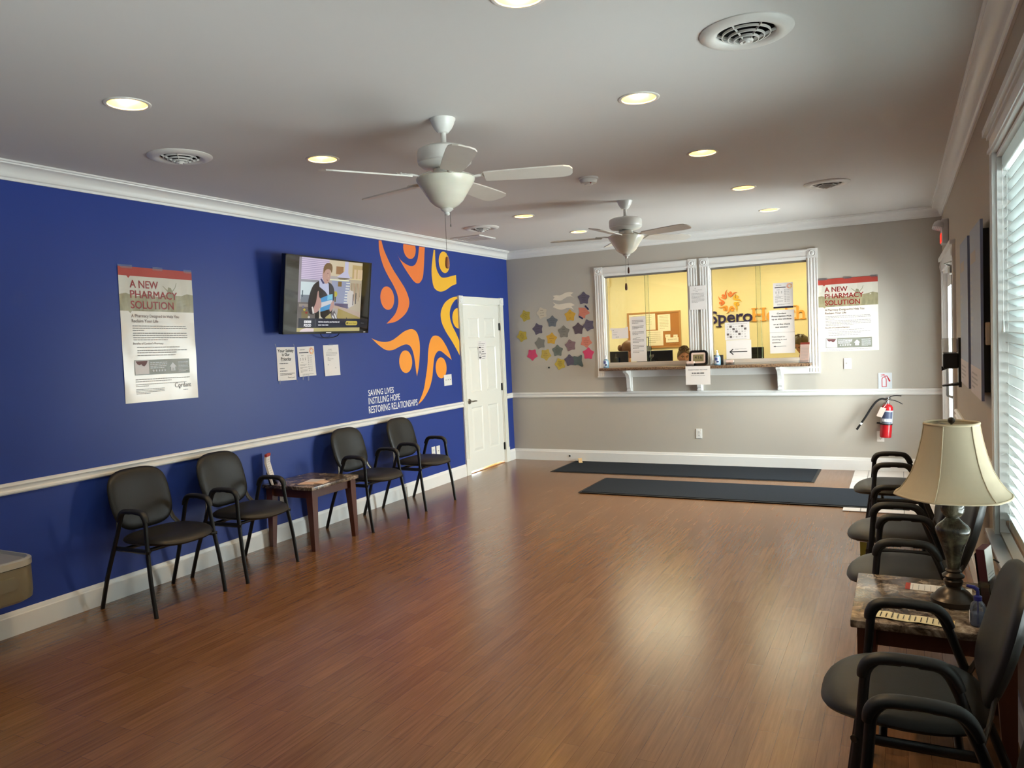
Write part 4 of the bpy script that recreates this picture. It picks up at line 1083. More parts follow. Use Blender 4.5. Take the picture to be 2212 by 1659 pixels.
# ------------------------------------------------------------------ pharmacy posters
m_post = mat('laminated_poster', (236, 228, 216), .22, spec=.5, var=.02, scale=9, bump=.25)
m_photo_sky = mat('pale_photo', (214, 208, 194), .25, var=.08, scale=5)
m_photo_field = mat('field_photo', (158, 150, 118), .3, var=.45, scale=26, stretch=(1, .35, 1))
m_head = mat('poster_red_text', (150, 40, 38), .4)
m_sub = mat('poster_brown_text', (120, 92, 84), .4)
m_ban = mat('banner_grey', (136, 136, 124), .35)
m_pic = mat('banner_photo', (222, 214, 212), .4, var=.1)
m_mar = mat('photo_maroon', (110, 70, 70), .5)
def poster(M, w, h, full, label, tilt=0):
    p = thing('poster', label, 'poster', M @ RZ(tilt), 'pharmacy posters')
    # lightly buckled sheet
    mb = MB(); nx, ny = 12, 18; v = []
    r = random.Random(3 if full else 8)
    zz = [[.0012 + (.0035 * abs(math.sin(i * .7 + j * .45) * math.sin(j * .31 + 1.3 * i)) if 0 < j else 0.0) for i in range(nx + 1)] for j in range(ny + 1)]
    def zat(x, y):
        fx, fy = x / w * nx, (y + h) / h * ny
        i, j = min(max(int(fx), 0), nx - 1), min(max(int(fy), 0), ny - 1)
        a, b = fx - i, fy - j
        return (zz[j][i] * (1 - a) + zz[j][i + 1] * a) * (1 - b) + (zz[j + 1][i] * (1 - a) + zz[j + 1][i + 1] * a) * b
    for j in range(ny + 1):
        for i in range(nx + 1): v.append((w * i / nx, -h + h * j / ny, zz[j][i]))
    f = [(j * (nx + 1) + i, j * (nx + 1) + i + 1, (j + 1) * (nx + 1) + i + 1, (j + 1) * (nx + 1) + i) for j in range(ny) for i in range(nx)]
    mb.add(v, f); mb.build('sheet', m_post, p, 180)
    def lay(mb, off):
        s = MB(); s.v = [(x, y, zat(x, y) + off + z) for x, y, z in mb.v]; s.f = mb.f; s.mi = mb.mi; return s
    def grid(x0, y0, x1, y1, n=12, m=5):
        g = MB(); v = [(x0 + (x1 - x0) * i / n, y0 + (y1 - y0) * j / m, 0) for j in range(m + 1) for i in range(n + 1)]
        return g.add(v, [(j * (n + 1) + i, j * (n + 1) + i + 1, (j + 1) * (n + 1) + i + 1, (j + 1) * (n + 1) + i) for j in range(m) for i in range(n)])
    k = w / .60; Hh = .915 * k
    g = grid(0, -.062 * k, w, 0, 12, 4); g.add([(.062 * k, -.062 * k, 0), (.090 * k, -.062 * k, 0), (.076 * k, -.078 * k, 0)], [(2, 1, 0)]); lay(g, .0009).build('red_band', m_redband, p)
    lay(grid(0, -.19 * k, w, -.062 * k), .0005).build('photo_sky', m_photo_sky, p)
    ff = grid(0, -.302 * k, w, -.19 * k)
    for i, (x, y, z) in enumerate(ff.v):
        if abs(y + .19 * k) < 1e-6: ff.v[i] = (x, y + .010 * k * math.sin(x * 37) + (.014 * k if x > w * .62 else 0), z)
    ff.add([(.062 * k, -.302 * k, 0), (.090 * k, -.302 * k, 0), (.076 * k, -.317 * k, 0)], [(2, 1, 0)])
    lay(ff, .0008).build('photo_field', m_photo_field, p)
    mb = MB(); mb.flat([(x * k, y * k) for x, y in ((.345, -.116), (.385, -.148), (.408, -.172), (.403, -.180), (.380, -.154), (.343, -.120))]); mb.flat([(x * k, y * k) for x, y in ((.405, -.176), (.420, -.153), (.445, -.125), (.459, -.089), (.463, -.091), (.450, -.128), (.425, -.158), (.412, -.182))]); mb.flat([(.375 * k, -.19 * k), (.39 * k, -.125 * k), (.412 * k, -.128 * k), (.43 * k, -.165 * k), (.42 * k, -.20 * k)]); lay(mb, .0010).build('photo_figure', mat('photo_figure', (150, 146, 120), .4), p)
    mb = MB()
    for s, y, ww in (('A NEW', -.142, .225), ('PHARMACY', -.212, .380), ('SOLUTION', -.284, .345)): put_text(mb, s, .082 * k, y * k, .052 * k, ww * k, bold=.016)
    lay(mb, .0022).build('heading', m_head, p)
    mb = MB()
    for s, y, ww in (('A Pharmacy Designed to Help You', -.345, .385), ('Reclaim Your Life', -.380, .208)): put_text(mb, s, .082 * k, y * k, .021 * k, ww * k, bold=.006)
    lay(mb, .0022).build('subheading', m_sub, p)
    mb = MB(); put_text(mb, "Benefits of Cordant's Pharmacy", .082 * k, -.533 * k, .014 * k, .24 * k, bold=.01)
    lay(mb, .0022).build('section_heading', m_sub, p)
    mb = MB()
    lines(mb, .085 * k, .53 * k, -.408 * k, .006 * k, 3, .0155 * k, .22, 1); lines(mb, .085 * k, .53 * k, -.458 * k, .006 * k, 4, .0155 * k, .62, 2)
    lines(mb, .11 * k, .50 * k, -.556 * k, .006 * k, 1, .0155 * k, .9, 3); lines(mb, .11 * k, .52 * k, -.578 * k, .006 * k, 2, .0155 * k, .8, 4); lines(mb, .11 * k, .48 * k, -.612 * k, .006 * k, 1, .0155 * k, .85, 5)
    if full:
        lines(mb, .085 * k, .53 * k, -.778 * k, .005 * k, 2, .0145 * k, .65, 6); lines(mb, .085 * k, .50 * k, -.812 * k, .004 * k, 2, .012 * k, .25, 7); lines(mb, .085 * k, .31 * k, -.846 * k, .004 * k, 4, .010 * k, .5, 9)
    else: lines(mb, .085 * k, .53 * k, -.762 * k, .005 * k, 2, .0115 * k, .6, 6)
    lay(mb, .0022).build('small_print', m_grey_print, p)
    by = -.640 * k
    lay(grid(.082 * k, by - .105 * k, .535 * k, by, 10, 3), .0012).build('banner', m_ban, p)
    lay(grid(.087 * k, by - .100 * k, .195 * k, by - .005 * k, 3, 3), .0018).build('banner_photo', m_pic, p)
    mb = MB(); mb.flat([(.09 * k, by - .008 * k), (.185 * k, by - .008 * k), (.175 * k, by - .03 * k), (.158 * k, by - .045 * k), (.145 * k, by - .042 * k), (.135 * k, by - .03 * k), (.12 * k, by - .036 * k), (.105 * k, by - .03 * k)]); lay(mb, .0024).build('banner_fingers', m_mar, p)
    mb = MB()
    for q in range(5): mb.flat(star((.228 + .024 * q) * k, by - .078 * k, .0115 * k))
    mb.flat([(x * k, by + y * k) for x, y in ((.372, -.084), (.408, -.084), (.408, -.055), (.42, -.055), (.39, -.024), (.36, -.055), (.372, -.055))])
    lines(mb, .205 * k, .345 * k, by - .024 * k, .006 * k, 4, .0125 * k, .85, 11); lines(mb, .435 * k, .525 * k, by - .022 * k, .003 * k, 8, .0098 * k, .7, 12)
    lay(mb, .0028).build('banner_symbols', m_wv, p)
    mb = MB(); put_text(mb, '2X', .390 * k, by - .080 * k, .016 * k, .022 * k, 'C', bold=.02); lay(mb, .0034).build('banner_number', m_ban, p)
    if full:
        mb = MB(); put_text(mb, 'Cordant', .40 * k, -.846 * k, .034 * k, .138 * k); mb.flat([(.432 * k, -.846 * k), (.448 * k, -.846 * k), (.440 * k, -.860 * k)]); lines(mb, .47 * k, .535 * k, -.868 * k, .004 * k, 1)
        lay(mb, .0024).build('wordmark', mat('wordmark_grey', (112, 106, 104), .4), p)
    for a, b in ((.0, .11), (.27, .35), (.53, .60)): MB().rect(a * k, -.012 * k, b * k, .012 * k, .004).build('tape', m_tape, p)
    return p
poster(onleft(3.330, 2.183, .001), .588, .915, True, 'tall red-topped pharmacy poster on the blue wall', -.8)
poster(onback(-.815, 2.080, .001), .602, .785, False, 'red-topped pharmacy poster on the end wall right of the reception windows', 0)

# ------------------------------------------------------------------ notices under the television
def paper(name, label, cat, M, w, h, group=None, bow=.004, m=None):
    p = thing(name, label, cat, M, group)
    mb = MB(); n = 6; v = []; f = []
    for j in range(n + 1):
        z = .0008 + bow * (1 - (j / n)) ** 2
        v += [(0, -h + h * j / n, z), (w, -h + h * j / n, z)]
    f = [(2 * j, 2 * j + 1, 2 * j + 3, 2 * j + 2) for j in range(n)]
    mb.add(v, f); mb.build('sheet', m or m_paper, p)
    p['_h'] = h
    return p, (lambda y: .0012 + bow * max(0.0, min(1.0, -y / h)) ** 2 + .0006)
def lay_on(mb, fz):
    mb.v = [(x, y, fz(y) + z) for x, y, z in mb.v]; return mb
p, fz = paper('notice', 'white safety notice in large black hand lettering under the television', 'notice', onleft(4.720, 1.605, .001) @ RZ(-1), .213, .280, 'notices under the television')
del p['_h']
mb = MB()
for s, y, w_ in (('Your Safety', -.042, .185), ('is Our', -.074, .088), ('Priority', -.110, .118)): put_text(mb, s, .104, y, .024, w_, 'C', bold=.022)
mb.rect(.046, -.117, .150, -.1145); lay_on(mb, fz).build('heading', m_print, p)
mb = MB(); lines(mb, .026, .190, -.140, .006, 1); lines(mb, .026, .115, -.182, .005, 1); lines(mb, .026, .165, -.203, .006, 1); lines(mb, .026, .196, -.224, .005, 2, .011, .8); lay_on(mb, fz).build('small_print', mat('mid_grey_print', (96, 92, 92), .6), p)
mb = MB(); put_text(mb, 'Thank you!', .112, -.262, .013, .082, bold=.0, shear=.35); lay_on(mb, fz).build('signature', m_print, p)
for q in ([(-.02, .025, .001), (-.008, .028, .001), (.008, -.006, .001), (-.004, -.008, .001)], [(.195, .022, .001), (.205, .026, .001), (.222, -.010, .001), (.21, -.014, .001)], [(.012, -.272, .0055), (.026, -.272, .0055), (.026, -.308, .001), (.012, -.308, .001)], [(.205, -.272, .0055), (.217, -.268, .0055), (.232, -.296, .001), (.222, -.30, .001)]): MB().add(q, [(3, 2, 1, 0)]).build('tape', m_tape, p)
MINI = []      # small copies of the flower decal for printed flyers
def flower(mb_o, cx, cy, r, z=0.0, depth=0.0, M=None, n=7, mis=(0, 0, 0, 0, 0, 0, 0)):
    f5, f6 = MURAL[4], MURAL[5]
    h5, h6 = Vector(f5[2]), Vector(f6[2])
    d = h6 - h5; R0 = d.length / (2 * math.sin(PI / 7)); mid = (h5 + h6) / 2
    nv = Vector((-d.y, d.x)).normalized(); C0 = mid + nv * R0 * math.cos(PI / 7)
    pts = []
    for s in f5[1]: pts += catmull(s, 2)
    out_r = max((Vector(q) - C0).length for q in pts)
    body = [((q[0] - C0.x) / out_r, (q[1] - C0.y) / out_r) for q in dedupe(pts)]
    hx, hy = (h5.x - C0.x) / out_r, (h5.y - C0.y) / out_r; hr = sum(f5[3]) / 2 / out_r
    for k in range(n):
        a = 2 * PI * k / n
        ca, sa = math.cos(a), math.sin(a)
        P = [(cx + r * (x * ca - y * sa), cy + r * (x * sa + y * ca)) for x, y in body]
        E = [(cx + r * (hx * ca - hy * sa + hr * math.cos(t)), cy + r * (hx * sa + hy * ca + hr * math.sin(t))) for t in [2 * PI * q / 14 for q in range(14)]]
        for Q in (P, E):
            if depth: mb_o.prism(Q, z, z + depth, M, mis[k])
            else: mb_o.flat(Q, z, M, mis[k])
def flyer(p, fz, w, h, footer):
    mb = MB(); mb.rect(.018 * w / .21, -.056, .135, -.048); lay_on(mb, fz).build('title_bar', mat('navy_print', (28, 26, 48), .5), p)
    mb = MB(); flower(mb, w * .83, -.040, .036, 0, 0, None, 7, (0, 1, 1, 2, 2, 0, 0)); lay_on(mb, fz).build('logo', [MC['O'], MC['Y'], MC['A']], p)
    mb = MB(); lines(mb, .03, .13, -.030, .006, 1, seed=2); lines(mb, .04, .09, -.080, .005, 1)
    for q in range(3):
        for e in (0, 1): mb.rect(.026 + .03 * q, -.105 - .013 * e, .036 + .03 * q, -.096 - .013 * e)
    lines(mb, .034, .09, -.138, .004, 1); lines(mb, .02, .108, -.155, .004, 2, .009, .7, 3); lines(mb, .02, .108, -.180, .004, 2, .009, .3, 4); lines(mb, .02, .105, -.203, .004, 3, .009, .4, 5)
    for q in range(8): lines(mb, .142, .195, -.085 - .018 * q, .004, 1, seed=q); mb.rect(.122, -.088 - .018 * q, .132, -.078 - .018 * q)
    lines(mb, .04, .18, -.240, .004, 2, .008, .6, 8); lay_on(mb, fz).build('small_print', m_grey_print, p)
    if footer:
        mb = MB(); mb.rect(0, -h, w, -h + .020); lay_on(mb, fz).build('footer_bar', mat('navy_print', (28, 26, 48), .5), p)
p, fz = paper('notice', 'white health flyer with a black title bar, middle of the three under the television', 'notice', onleft(4.962, 1.6005, .001) @ RZ(.3), .211, .257, 'notices under the television', .008); del p['_h']
flyer(p, fz, .211, .257, False)
MB().rect(.035, -.285, .048, -.252, .0095).build('tape', m_tape, p); MB().rect(.098, -.298, .116, -.252, .0095).build('tape', m_tape, p)
p, fz = paper('notice', 'plain white typed notice, apart on the right under the television', 'notice', onleft(5.290, 1.606, .001) @ RZ(.3), .209, .278, 'notices under the television', .005); del p['_h']
mb = MB(); lines(mb, .07, .14, -.043, .006, 1); lines(mb, .055, .16, -.056, .004, 1, seed=4); lines(mb, .035, .185, -.072, .004, 3, .012, .9, 5); lines(mb, .05, .09, -.118, .005, 1, seed=6); lines(mb, .05, .18, -.130, .005, 1, seed=7); lines(mb, .05, .12, -.143, .005, 1, seed=8); lines(mb, .045, .08, -.180, .005, 1, seed=9); lines(mb, .14, .18, -.212, .005, 1, seed=10)
lay_on(mb, fz).build('small_print', m_grey_print, p)
mb = MB(); mb.rect(.07, -.006, .135, .010, .0015); mb.build('tape', m_tape, p)

# ------------------------------------------------------------------ television
tv = thing('television', 'black flat television tilted forward on the blue wall, cookery show on screen', 'television')
bl = Vector((XL + .125, 4.672, 1.705)); tl = Vector((XL + .213, 4.672, 2.352))
up = (tl - bl).normalized(); rt = Vector((0, 1, 0)); nm = rt.cross(up)
TW, THh = 1.117, .652
tv.matrix_world = basis(bl, rt, up, nm)
m_tvb = mat('gloss_black_plastic', (10, 10, 11), .12, coat=.4)
m_scr = mat('black_screen_glass', (14, 15, 12), .05, spec=.9, var=.0)
mb = MB(); mb.rbox((0, 0, -.045), (TW, THh, -.002), .004); mb.build('case', m_tvb, tv)
mb = MB(); mb.box((0, 0, -.004), (TW, .020, .001)); mb.box((0, THh - .011, -.004), (TW, THh, .001)); mb.box((0, 0, -.004), (.011, THh, .001)); mb.box((TW - .011, 0, -.004), (TW, THh, .001)); mb.build('bezel', m_tvb, tv)
MB().rect(.011, .020, TW - .011, THh - .011, -.0015).build('screen', m_scr, tv)
mb = MB(); mb.rect(TW * .47, .006, TW * .53, .014, .0013); mb.rect(TW - .075, .007, TW - .045, .013, .0013); tag(mb.build('bezel_marks', m_wv, tv), 'small white marks on the bottom bezel')
mb = MB(); mb.box((.38, .20, -.115), (.74, .46, -.045)); mb.build('bracket_box', m_black, tv)
mb = MB(); mb.tube(catmull([(.50, .05, -.03), (.53, -.015, -.06), (.60, -.045, -.08), (.70, -.045, -.08), (.76, -.02, -.06), (.78, .05, -.04)], 4), .004, 6); mb.build('cable', m_black, tv, 60)
# picture, drawn as flat colour areas that glow
_sc = {}
def scr(rgb, k=.78):
    if rgb not in _sc: _sc[rgb] = mat('picture_%d_%d_%d' % rgb, tuple(int(v * .15) for v in rgb), .08, spec=.6, emit=rgb, es=k * .8, var=0)
    return _sc[rgb]
IX, IY, IW, IH = .160, .018, .825, .622      # picture area inside the screen
Z_ = [0]
pic_m = []; pic = MB()
def shape(rgb, pts, smooth=False, k=.78):
    Z_[0] += 1
    m = scr(rgb, k)
    if m not in pic_m: pic_m.append(m)
    P = dedupe(catmull(pts + [pts[0]], 3)) if smooth else pts
    pic.flat([(IX + IW * x, IY + IH * (1 - y)) for x, y in P], -.0013 + .000012 * Z_[0], None, pic_m.index(m))
Q = lambda x0, y0, x1, y1: [(x0, y1), (x1, y1), (x1, y0), (x0, y0)]
shape((176, 170, 168), Q(0, 0, 1, 1))
shape((148, 140, 150), Q(0, 0, .035, .7))
shape((214, 200, 226), Q(.035, 0, .45, .29))
for q in range(11): shape((160, 146, 178), Q(.035, .02 + .025 * q, .45, .028 + .025 * q))
shape((150, 150, 160), Q(.035, .29, .42, .325)); shape((206, 222, 226), Q(.035, .325, .36, .56))
shape((120, 130, 142), Q(.04, .5, .2, .6)); shape((60, 80, 92), Q(.055, .44, .07, .53))
shape((210, 196, 168), Q(.45, 0, 1, .22)); shape((156, 116, 82), Q(.56, .08, .68, .19)); shape((188, 166, 120), Q(.83, .04, 1, .24))
for x in (.86, .92, .965): shape((216, 190, 158), Q(x, .10, x + .04, .24))
shape((150, 158, 186), Q(.50, .28, .80, .66)); shape((186, 174, 152), Q(.80, .24, 1, .76))
for q in range(7): shape((140 + 12 * (q % 3), 120 + 10 * (q % 2), 96), Q(.825 + .024 * q, .30, .835 + .024 * q, .50 + .03 * (q % 3)))
shape((222, 204, 160), Q(.78, .235, 1, .252)); shape((196, 196, 224), [(.70, 0), (.76, 0), (.76, .16), (.80, .235), (.57, .235), (.70, .14)])
shape((122, 112, 98), [(.57, .235), (.80, .235), (.66, .275)]); shape((130, 104, 62), Q(.60, .29, .66, .36))
shape((232, 232, 196), Q(.45, .262, .78, .280))
for q in range(8): shape((226, 230, 224), Q(.735 - .004 * q, .30 + .04 * q, .80 - .004 * q, .315 + .04 * q))
shape((208, 202, 198), [(.76, .45), (.80, .40), (.86, .42), (.88, .62), (.80, .66), (.76, .62)]); shape((70, 66, 70), Q(.855, .46, .868, .62)); shape((70, 66, 70), Q(.90, .44, .915, .60))
shape((96, 88, 118), Q(.56, .60, .78, .67)); shape((186, 176, 70), ell(.565, .47, .032, .04, 14)); shape((90, 84, 44), Q(.555, .51, .575, .58))
shape((188, 168, 152), [(.52, .62), (1, .72), (1, .80), (.70, .70), (.50, .66)]); shape((168, 150, 92), [(.62, .67), (1, .80), (1, 1), (.58, 1)]); shape((214, 180, 178), [(.82, .84), (1, .82), (1, .92), (.80, .93)])
shape((104, 98, 96), Q(0, .60, .30, 1)); shape((150, 140, 132), Q(.02, .62, .18, .66)); shape((120, 108, 70), Q(.06, .72, .16, .82)); shape((70, 62, 66), Q(.04, .85, .2, .9))
for x, y, c in ((.10, .70, (196, 176, 60)), (.13, .74, (150, 60, 50)), (.08, .66, (110, 110, 140)), (.17, .80, (196, 190, 182))): shape(c, ell(x, y, .018, .016, 10))
# the cook: jumper, arm, apron, shirt, head, hands, blue box
shape((44, 42, 48), [(.30, .30), (.22, .36), (.17, .48), (.15, .62), (.17, .74), (.24, .76), (.32, .70), (.30, .86), (.46, .90), (.52, .74), (.55, .50), (.52, .36), (.42, .30)], True)
shape((26, 26, 30), [(.26, .72), (.46, .70), (.44, .94), (.28, .92)], True)
shape((190, 196, 224), [(.30, .29), (.34, .27), (.45, .33), (.47, .52), (.40, .44), (.31, .38)]); shape((60, 56, 104), [(.33, .26), (.39, .33), (.36, .34), (.32, .28)])
shape((190, 152, 140), [(.37, .12), (.45, .12), (.475, .20), (.455, .30), (.40, .335), (.355, .27), (.35, .19)], True)
shape((120, 92, 60), [(.365, .20), (.36, .12), (.40, .055), (.47, .05), (.50, .10), (.49, .18), (.46, .135), (.40, .14)], True)
shape((120, 78, 70), Q(.42, .185, .44, .192)); shape((150, 90, 84), [(.405, .275), (.44, .28), (.43, .292)]); shape((206, 166, 152), [(.43, .19), (.452, .235), (.43, .24)])
shape((70, 150, 206), [(.33, .54), (.47, .48), (.52, .47), (.53, .58), (.50, .68), (.32, .73), (.30, .66)]); shape((206, 208, 214), [(.33, .60), (.52, .55), (.52, .60), (.33, .67)]); shape((120, 196, 226), [(.44, .49), (.52, .47), (.52, .54), (.44, .56)])
shape((186, 148, 142), [(.285, .45), (.30, .44), (.312, .52), (.34, .55), (.35, .65), (.30, .72), (.25, .74), (.235, .68), (.265, .60), (.275, .54)], True)
shape((222, 216, 212), [(.205, .66), (.225, .655), (.25, .745), (.225, .755)])
shape((186, 148, 142), [(.50, .60), (.54, .56), (.55, .64), (.50, .72), (.48, .68)], True)
shape((206, 198, 176), [(.32, .68), (.335, .68), (.345, .78), (.385, .82), (.40, .88), (.38, .93), (.33, .92), (.31, .88), (.325, .80)], True); shape((40, 36, 36), ell(.355, .865, .026, .035, 12))
shape((176, 166, 110), [(.42, .80), (.50, .74), (.56, .86), (.52, .99), (.45, .97)]); shape((110, 106, 112), [(.50, .76), (.56, .70), (.63, .84), (.58, .93)])
for q in range(2): shape((226, 226, 226), [(.525 + .03 * q, .78 - .03 * q), (.54 + .03 * q, .77 - .03 * q), (.60 + .02 * q, .87 - .03 * q), (.585 + .02 * q, .89 - .03 * q)])
shape((52, 40, 34), [(.76, .80), (.77, .80), (.80, .96), (.79, .96)])
# caption strip
shape((38, 42, 58), Q(.02, .815, 1, .945)); shape((190, 178, 120), Q(0, .945, 1, 1)); shape((232, 214, 216), [(.06, .97), (.14, .945), (.25, .955), (.25, 1), (.04, 1)])
shape((122, 126, 134), Q(.268, .83, .271, .93))
shape((208, 188, 92), [((x - IX) / IW, 1 - (y - IY) / IH) for x, y in rrect(IX + IW * .755, IY + IH * .088, IX + IW * .955, IY + IH * .150, .018)])
for q in range(3): shape((232, 232, 236), Q(.102 + .036 * q, .845, .135 + .036 * q, .880), False, .95)
pic.build('picture', pic_m, tv)
m_lit = mat('lit_caption', (30, 30, 30), .1, emit=(232, 232, 236), es=.95, var=0)
mb = MB(); put_text(mb, 'FOOD', IX + IW * .155, IY + IH * .070, IH * .038, IW * .105, 'C', bold=.03)
put_text(mb, 'Add this channel to your favorites and', IX + IW * .315, IY + IH * .128, IH * .020, IW * .335, bold=.02); put_text(mb, 'never miss a beat.', IX + IW * .315, IY + IH * .086, IH * .020, IW * .16, bold=.02)
mb.v = [(x, y, -.0002) for x, y, z in mb.v]; mb.build('caption', m_lit, tv)
mb = MB()
for q, ch in enumerate('BBC'): put_text(mb, ch, IX + IW * (.1185 + .036 * q), IY + IH * .126, IH * .022, None, 'C', bold=.01)
put_text(mb, 'Favorite Channel', IX + IW * .80, IY + IH * .110, IH * .020, IW * .14, bold=.01); mb.flat(ell(IX + IW * .78, IY + IH * .119, .009, .010, 12))
mb.v = [(x, y, -.0001) for x, y, z in mb.v]; mb.build('button_lettering', mat('dark_caption', (40, 36, 30), .2), tv)
mb = MB(); mb.rect(IX + IW * 1.0, IY + IH * .055, IX + IW * 1.13, IY + IH * .185, -.0008); mb.build('caption_end', scr((30, 32, 40)), tv)
mb = MB(); put_text(mb, 'Dismiss', IX + IW * 1.02, IY + IH * .112, IH * .018, IW * .055); mb.v = [(x, y, -.0004) for x, y, z in mb.v]; mb.build('dismiss_lettering', scr((120, 120, 124)), tv)

# ------------------------------------------------------------------ switches and outlets
m_plate = mat('white_wall_plate', (232, 230, 226), .3)
def plate(M, label, kind, n=1, tall=.115):
    p = thing('light_switch' if kind == 's' else 'wall_outlet', label, 'light switch' if kind == 's' else 'wall outlet', M)
    w = .072 + .046 * (n - 1)
    MB().rbox((-w / 2, -tall / 2, 0.0005), (w / 2, tall / 2, .007), .003).build('cover_plate', m_plate, p)
    for i in range(n):
        cx = (i - (n - 1) / 2) * .046
        if kind == 's':
            mb = MB(); mb.box((cx - .006, -.013, .007), (cx + .006, .013, .008)); mb.box((cx - .004, -.002, .007), (cx + .004, .010, .018), None); mb.build('toggle', m_plate, p)
        else:
            for s in (-1, 1):
                mb = MB(); mb.prism(rrect(cx - .016, s * .020 - .014, cx + .016, s * .020 + .014, .007), .007, .009); so_ = mb.build('socket', m_plate, p)
                mb = MB(); mb.rect(cx - .008, s * .020 - .003, cx - .005, s * .020 + .007, .0092); mb.rect(cx + .005, s * .020 - .003, cx + .008, s * .020 + .007, .0092); mb.flat(ell(cx, s * .020 - .008, .003, .003, 8), .0092); mb.build('slots', m_print, so_)
    mb = MB(); mb.lathe([(.003, .0075), (.0005, .0082)], 10, T(0, 0 if kind != 's' else .045, 0)); mb.build('screw', m_steel, p)
    return p
plate(onleft(7.352, 1.157, 0), 'triple white light switch on the blue wall beside the white door', 's', 3, .125)
plate(onleft(6.982, .390, 0), 'white outlet behind the last chair on the blue wall, left of a pair', 'o')
plate(onleft(7.078, .387, 0), 'white jack plate behind the last chair on the blue wall, right of a pair', 's')
plate(onleft(4.685, .350, 0), 'white outlet on the blue wall under the left side table', 'o')
plate(onback(-.521, 1.160, 0), 'white light switch under the poster on the end wall', 's')
plate(onback(-2.144, .374, 0), 'white outlet low on the end wall below the counter', 'o')
plate(onback(-.214, .374, 0), 'white outlet on the end wall just under the fire extinguisher', 'o')
p = thing('wall_plug', 'small dark cable stub in the end wall baseboard', 'cable stub', onback(-3.802, .064, .016)); MB().lathe([(.012, 0), (.012, .006), (.008, .010), (.0005, .011)], 14).build('grommet', m_black, p, 40); MB().lathe([(.016, 0), (.016, .003), (.012, .004)], 14).build('flange', m_plate, p)
p = thing('thermostat', 'small beige wall sensor between the blue boards and the blind', 'wall sensor', onright(4.31, 1.50, 0)); MB().rbox((-.035, -.055, 0.0005), (.035, .055, .022), .005).build('case', mat('beige_plastic', (186, 168, 148), .45), p); MB().rect(-.012, -.03, .012, -.018, .0222).build('window', m_print, p)
p = thing('wall_tag', 'tiny grey tag on the tan wall below the beige sensor', 'tag', onright(4.19, 1.285, 0)); MB().rbox((-.03, -.022, 0.0005), (.03, .022, .008), .002).build('tag', mat('grey_plastic', (120, 116, 118), .5), p)

# ------------------------------------------------------------------ fire extinguisher and its sign
p = thing('extinguisher_sign', 'white square sign with a red extinguisher pictogram', 'sign', onback(-.160, .9675, 0))
MB().box((-.066, -.084, 0.0005), (.066, .084, .004)).build('plate', mat('sign_white', (206, 210, 214), .4), p)
m_redp = mat('pictogram_red', (196, 40, 48), .4)
mb = MB(); k = .00043
g = lambda pts: [((x - 645) * k * 1.02, (232 - y) * k * 1.06 * -1 * -1) for x, y in pts]
tank = [(570, 375), (675, 375), (675, 200), (668, 170), (645, 148), (620, 142), (597, 148), (577, 170), (570, 200)]; ti = [(586, 360), (660, 360), (660, 200), (654, 178), (638, 162), (621, 157), (604, 162), (591, 178), (586, 200)]
A = g(tank); B_ = g(ti)
for i in range(9): mb.add([(*A[i], .0046), (*A[(i + 1) % 9], .0046), (*B_[(i + 1) % 9], .0046), (*B_[i], .0046)], [(0, 1, 2, 3)])
for q in ([(605, 128), (680, 112), (690, 128), (640, 140)], [(676, 118), (695, 122), (762, 240), (728, 258)], [(530, 95), (620, 84), (640, 92), (640, 108), (600, 102)], [(545, 138), (570, 116), (610, 112), (612, 122), (575, 126)]): mb.flat(g(q)[::-1], .0046)
mb.build('pictogram', m_redp, p)
fe = thing('fire_extinguisher', 'red fire extinguisher hanging on the end wall by the entry door', 'fire extinguisher', T(-.165, YB - .085, .375) @ RY(4))
m_red = mat('extinguisher_red', (176, 26, 34), .22, coat=.3)
MB().lathe([(.0005, .004), (.050, .0), (.056, .006), (.057, .02), (.057, .30), (.053, .325), (.040, .345), (.022, .352), (.020, .36), (.0005, .36)], 36).build('cylinder', m_red, fe, 40)
MB().lathe([(.0575, .150), (.0575, .290)], 36).build('label_sleeve', mat('silver_label', (176, 178, 184), .35), fe, 60)
mb = MB()
for r0, r1, z0, z1 in ((-2.5, -.5, .205, .275), (-2.5, -.6, .155, .168)):
    n = 10; v = []
    for i in range(n + 1):
        a = r0 + (r1 - r0) * i / n; v += [(.0582 * math.cos(a), .0582 * math.sin(a), z0), (.0582 * math.cos(a), .0582 * math.sin(a), z1)]
    mb.add(v, [(2 * i, 2 * i + 2, 2 * i + 3, 2 * i + 1) for i in range(n)])
mb.build('label_blocks', mat('label_blue_grey', (70, 78, 104), .4), fe)
mb = MB()
for i, (a0, w_) in enumerate(((-2.3, .25), (-1.95, .3), (-1.55, .2), (-1.25, .3))):
    v = []
    for j in range(4):
        a = a0 + w_ * j / 3; v += [(.0584 * math.cos(a), .0584 * math.sin(a), .175), (.0584 * math.cos(a), .0584 * math.sin(a), .198)]
    mb.add(v, [(2 * j, 2 * j + 2, 2 * j + 3, 2 * j + 1) for j in range(3)])
mb.build('label_symbols', m_wv, fe)
mb = MB(); mb.lathe([(.018, .355), (.022, .362), (.022, .395), (.016, .402), (.014, .42), (.0005, .424)], 20); mb.rbox((-.022, -.016, .392), (.03, .016, .425), .004); mb.build('valve', m_chrome, fe, 40)
mb = MB(); mb.tube(catmull([(.0, 0, .418), (.03, 0, .436), (.075, 0, .448), (.125, 0, .446)], 4), [.011] * 13, 8, sx=.45, up=(0, 0, 1)); mb.build('lever', m_tube, fe, 40)
mb = MB(); mb.tube(catmull([(.015, 0, .398), (.06, 0, .396), (.105, 0, .380), (.140, 0, .362)], 4), [.010] * 13, 8, sx=.45, up=(0, 0, 1)); mb.build('carry_handle', m_tube, fe, 40)
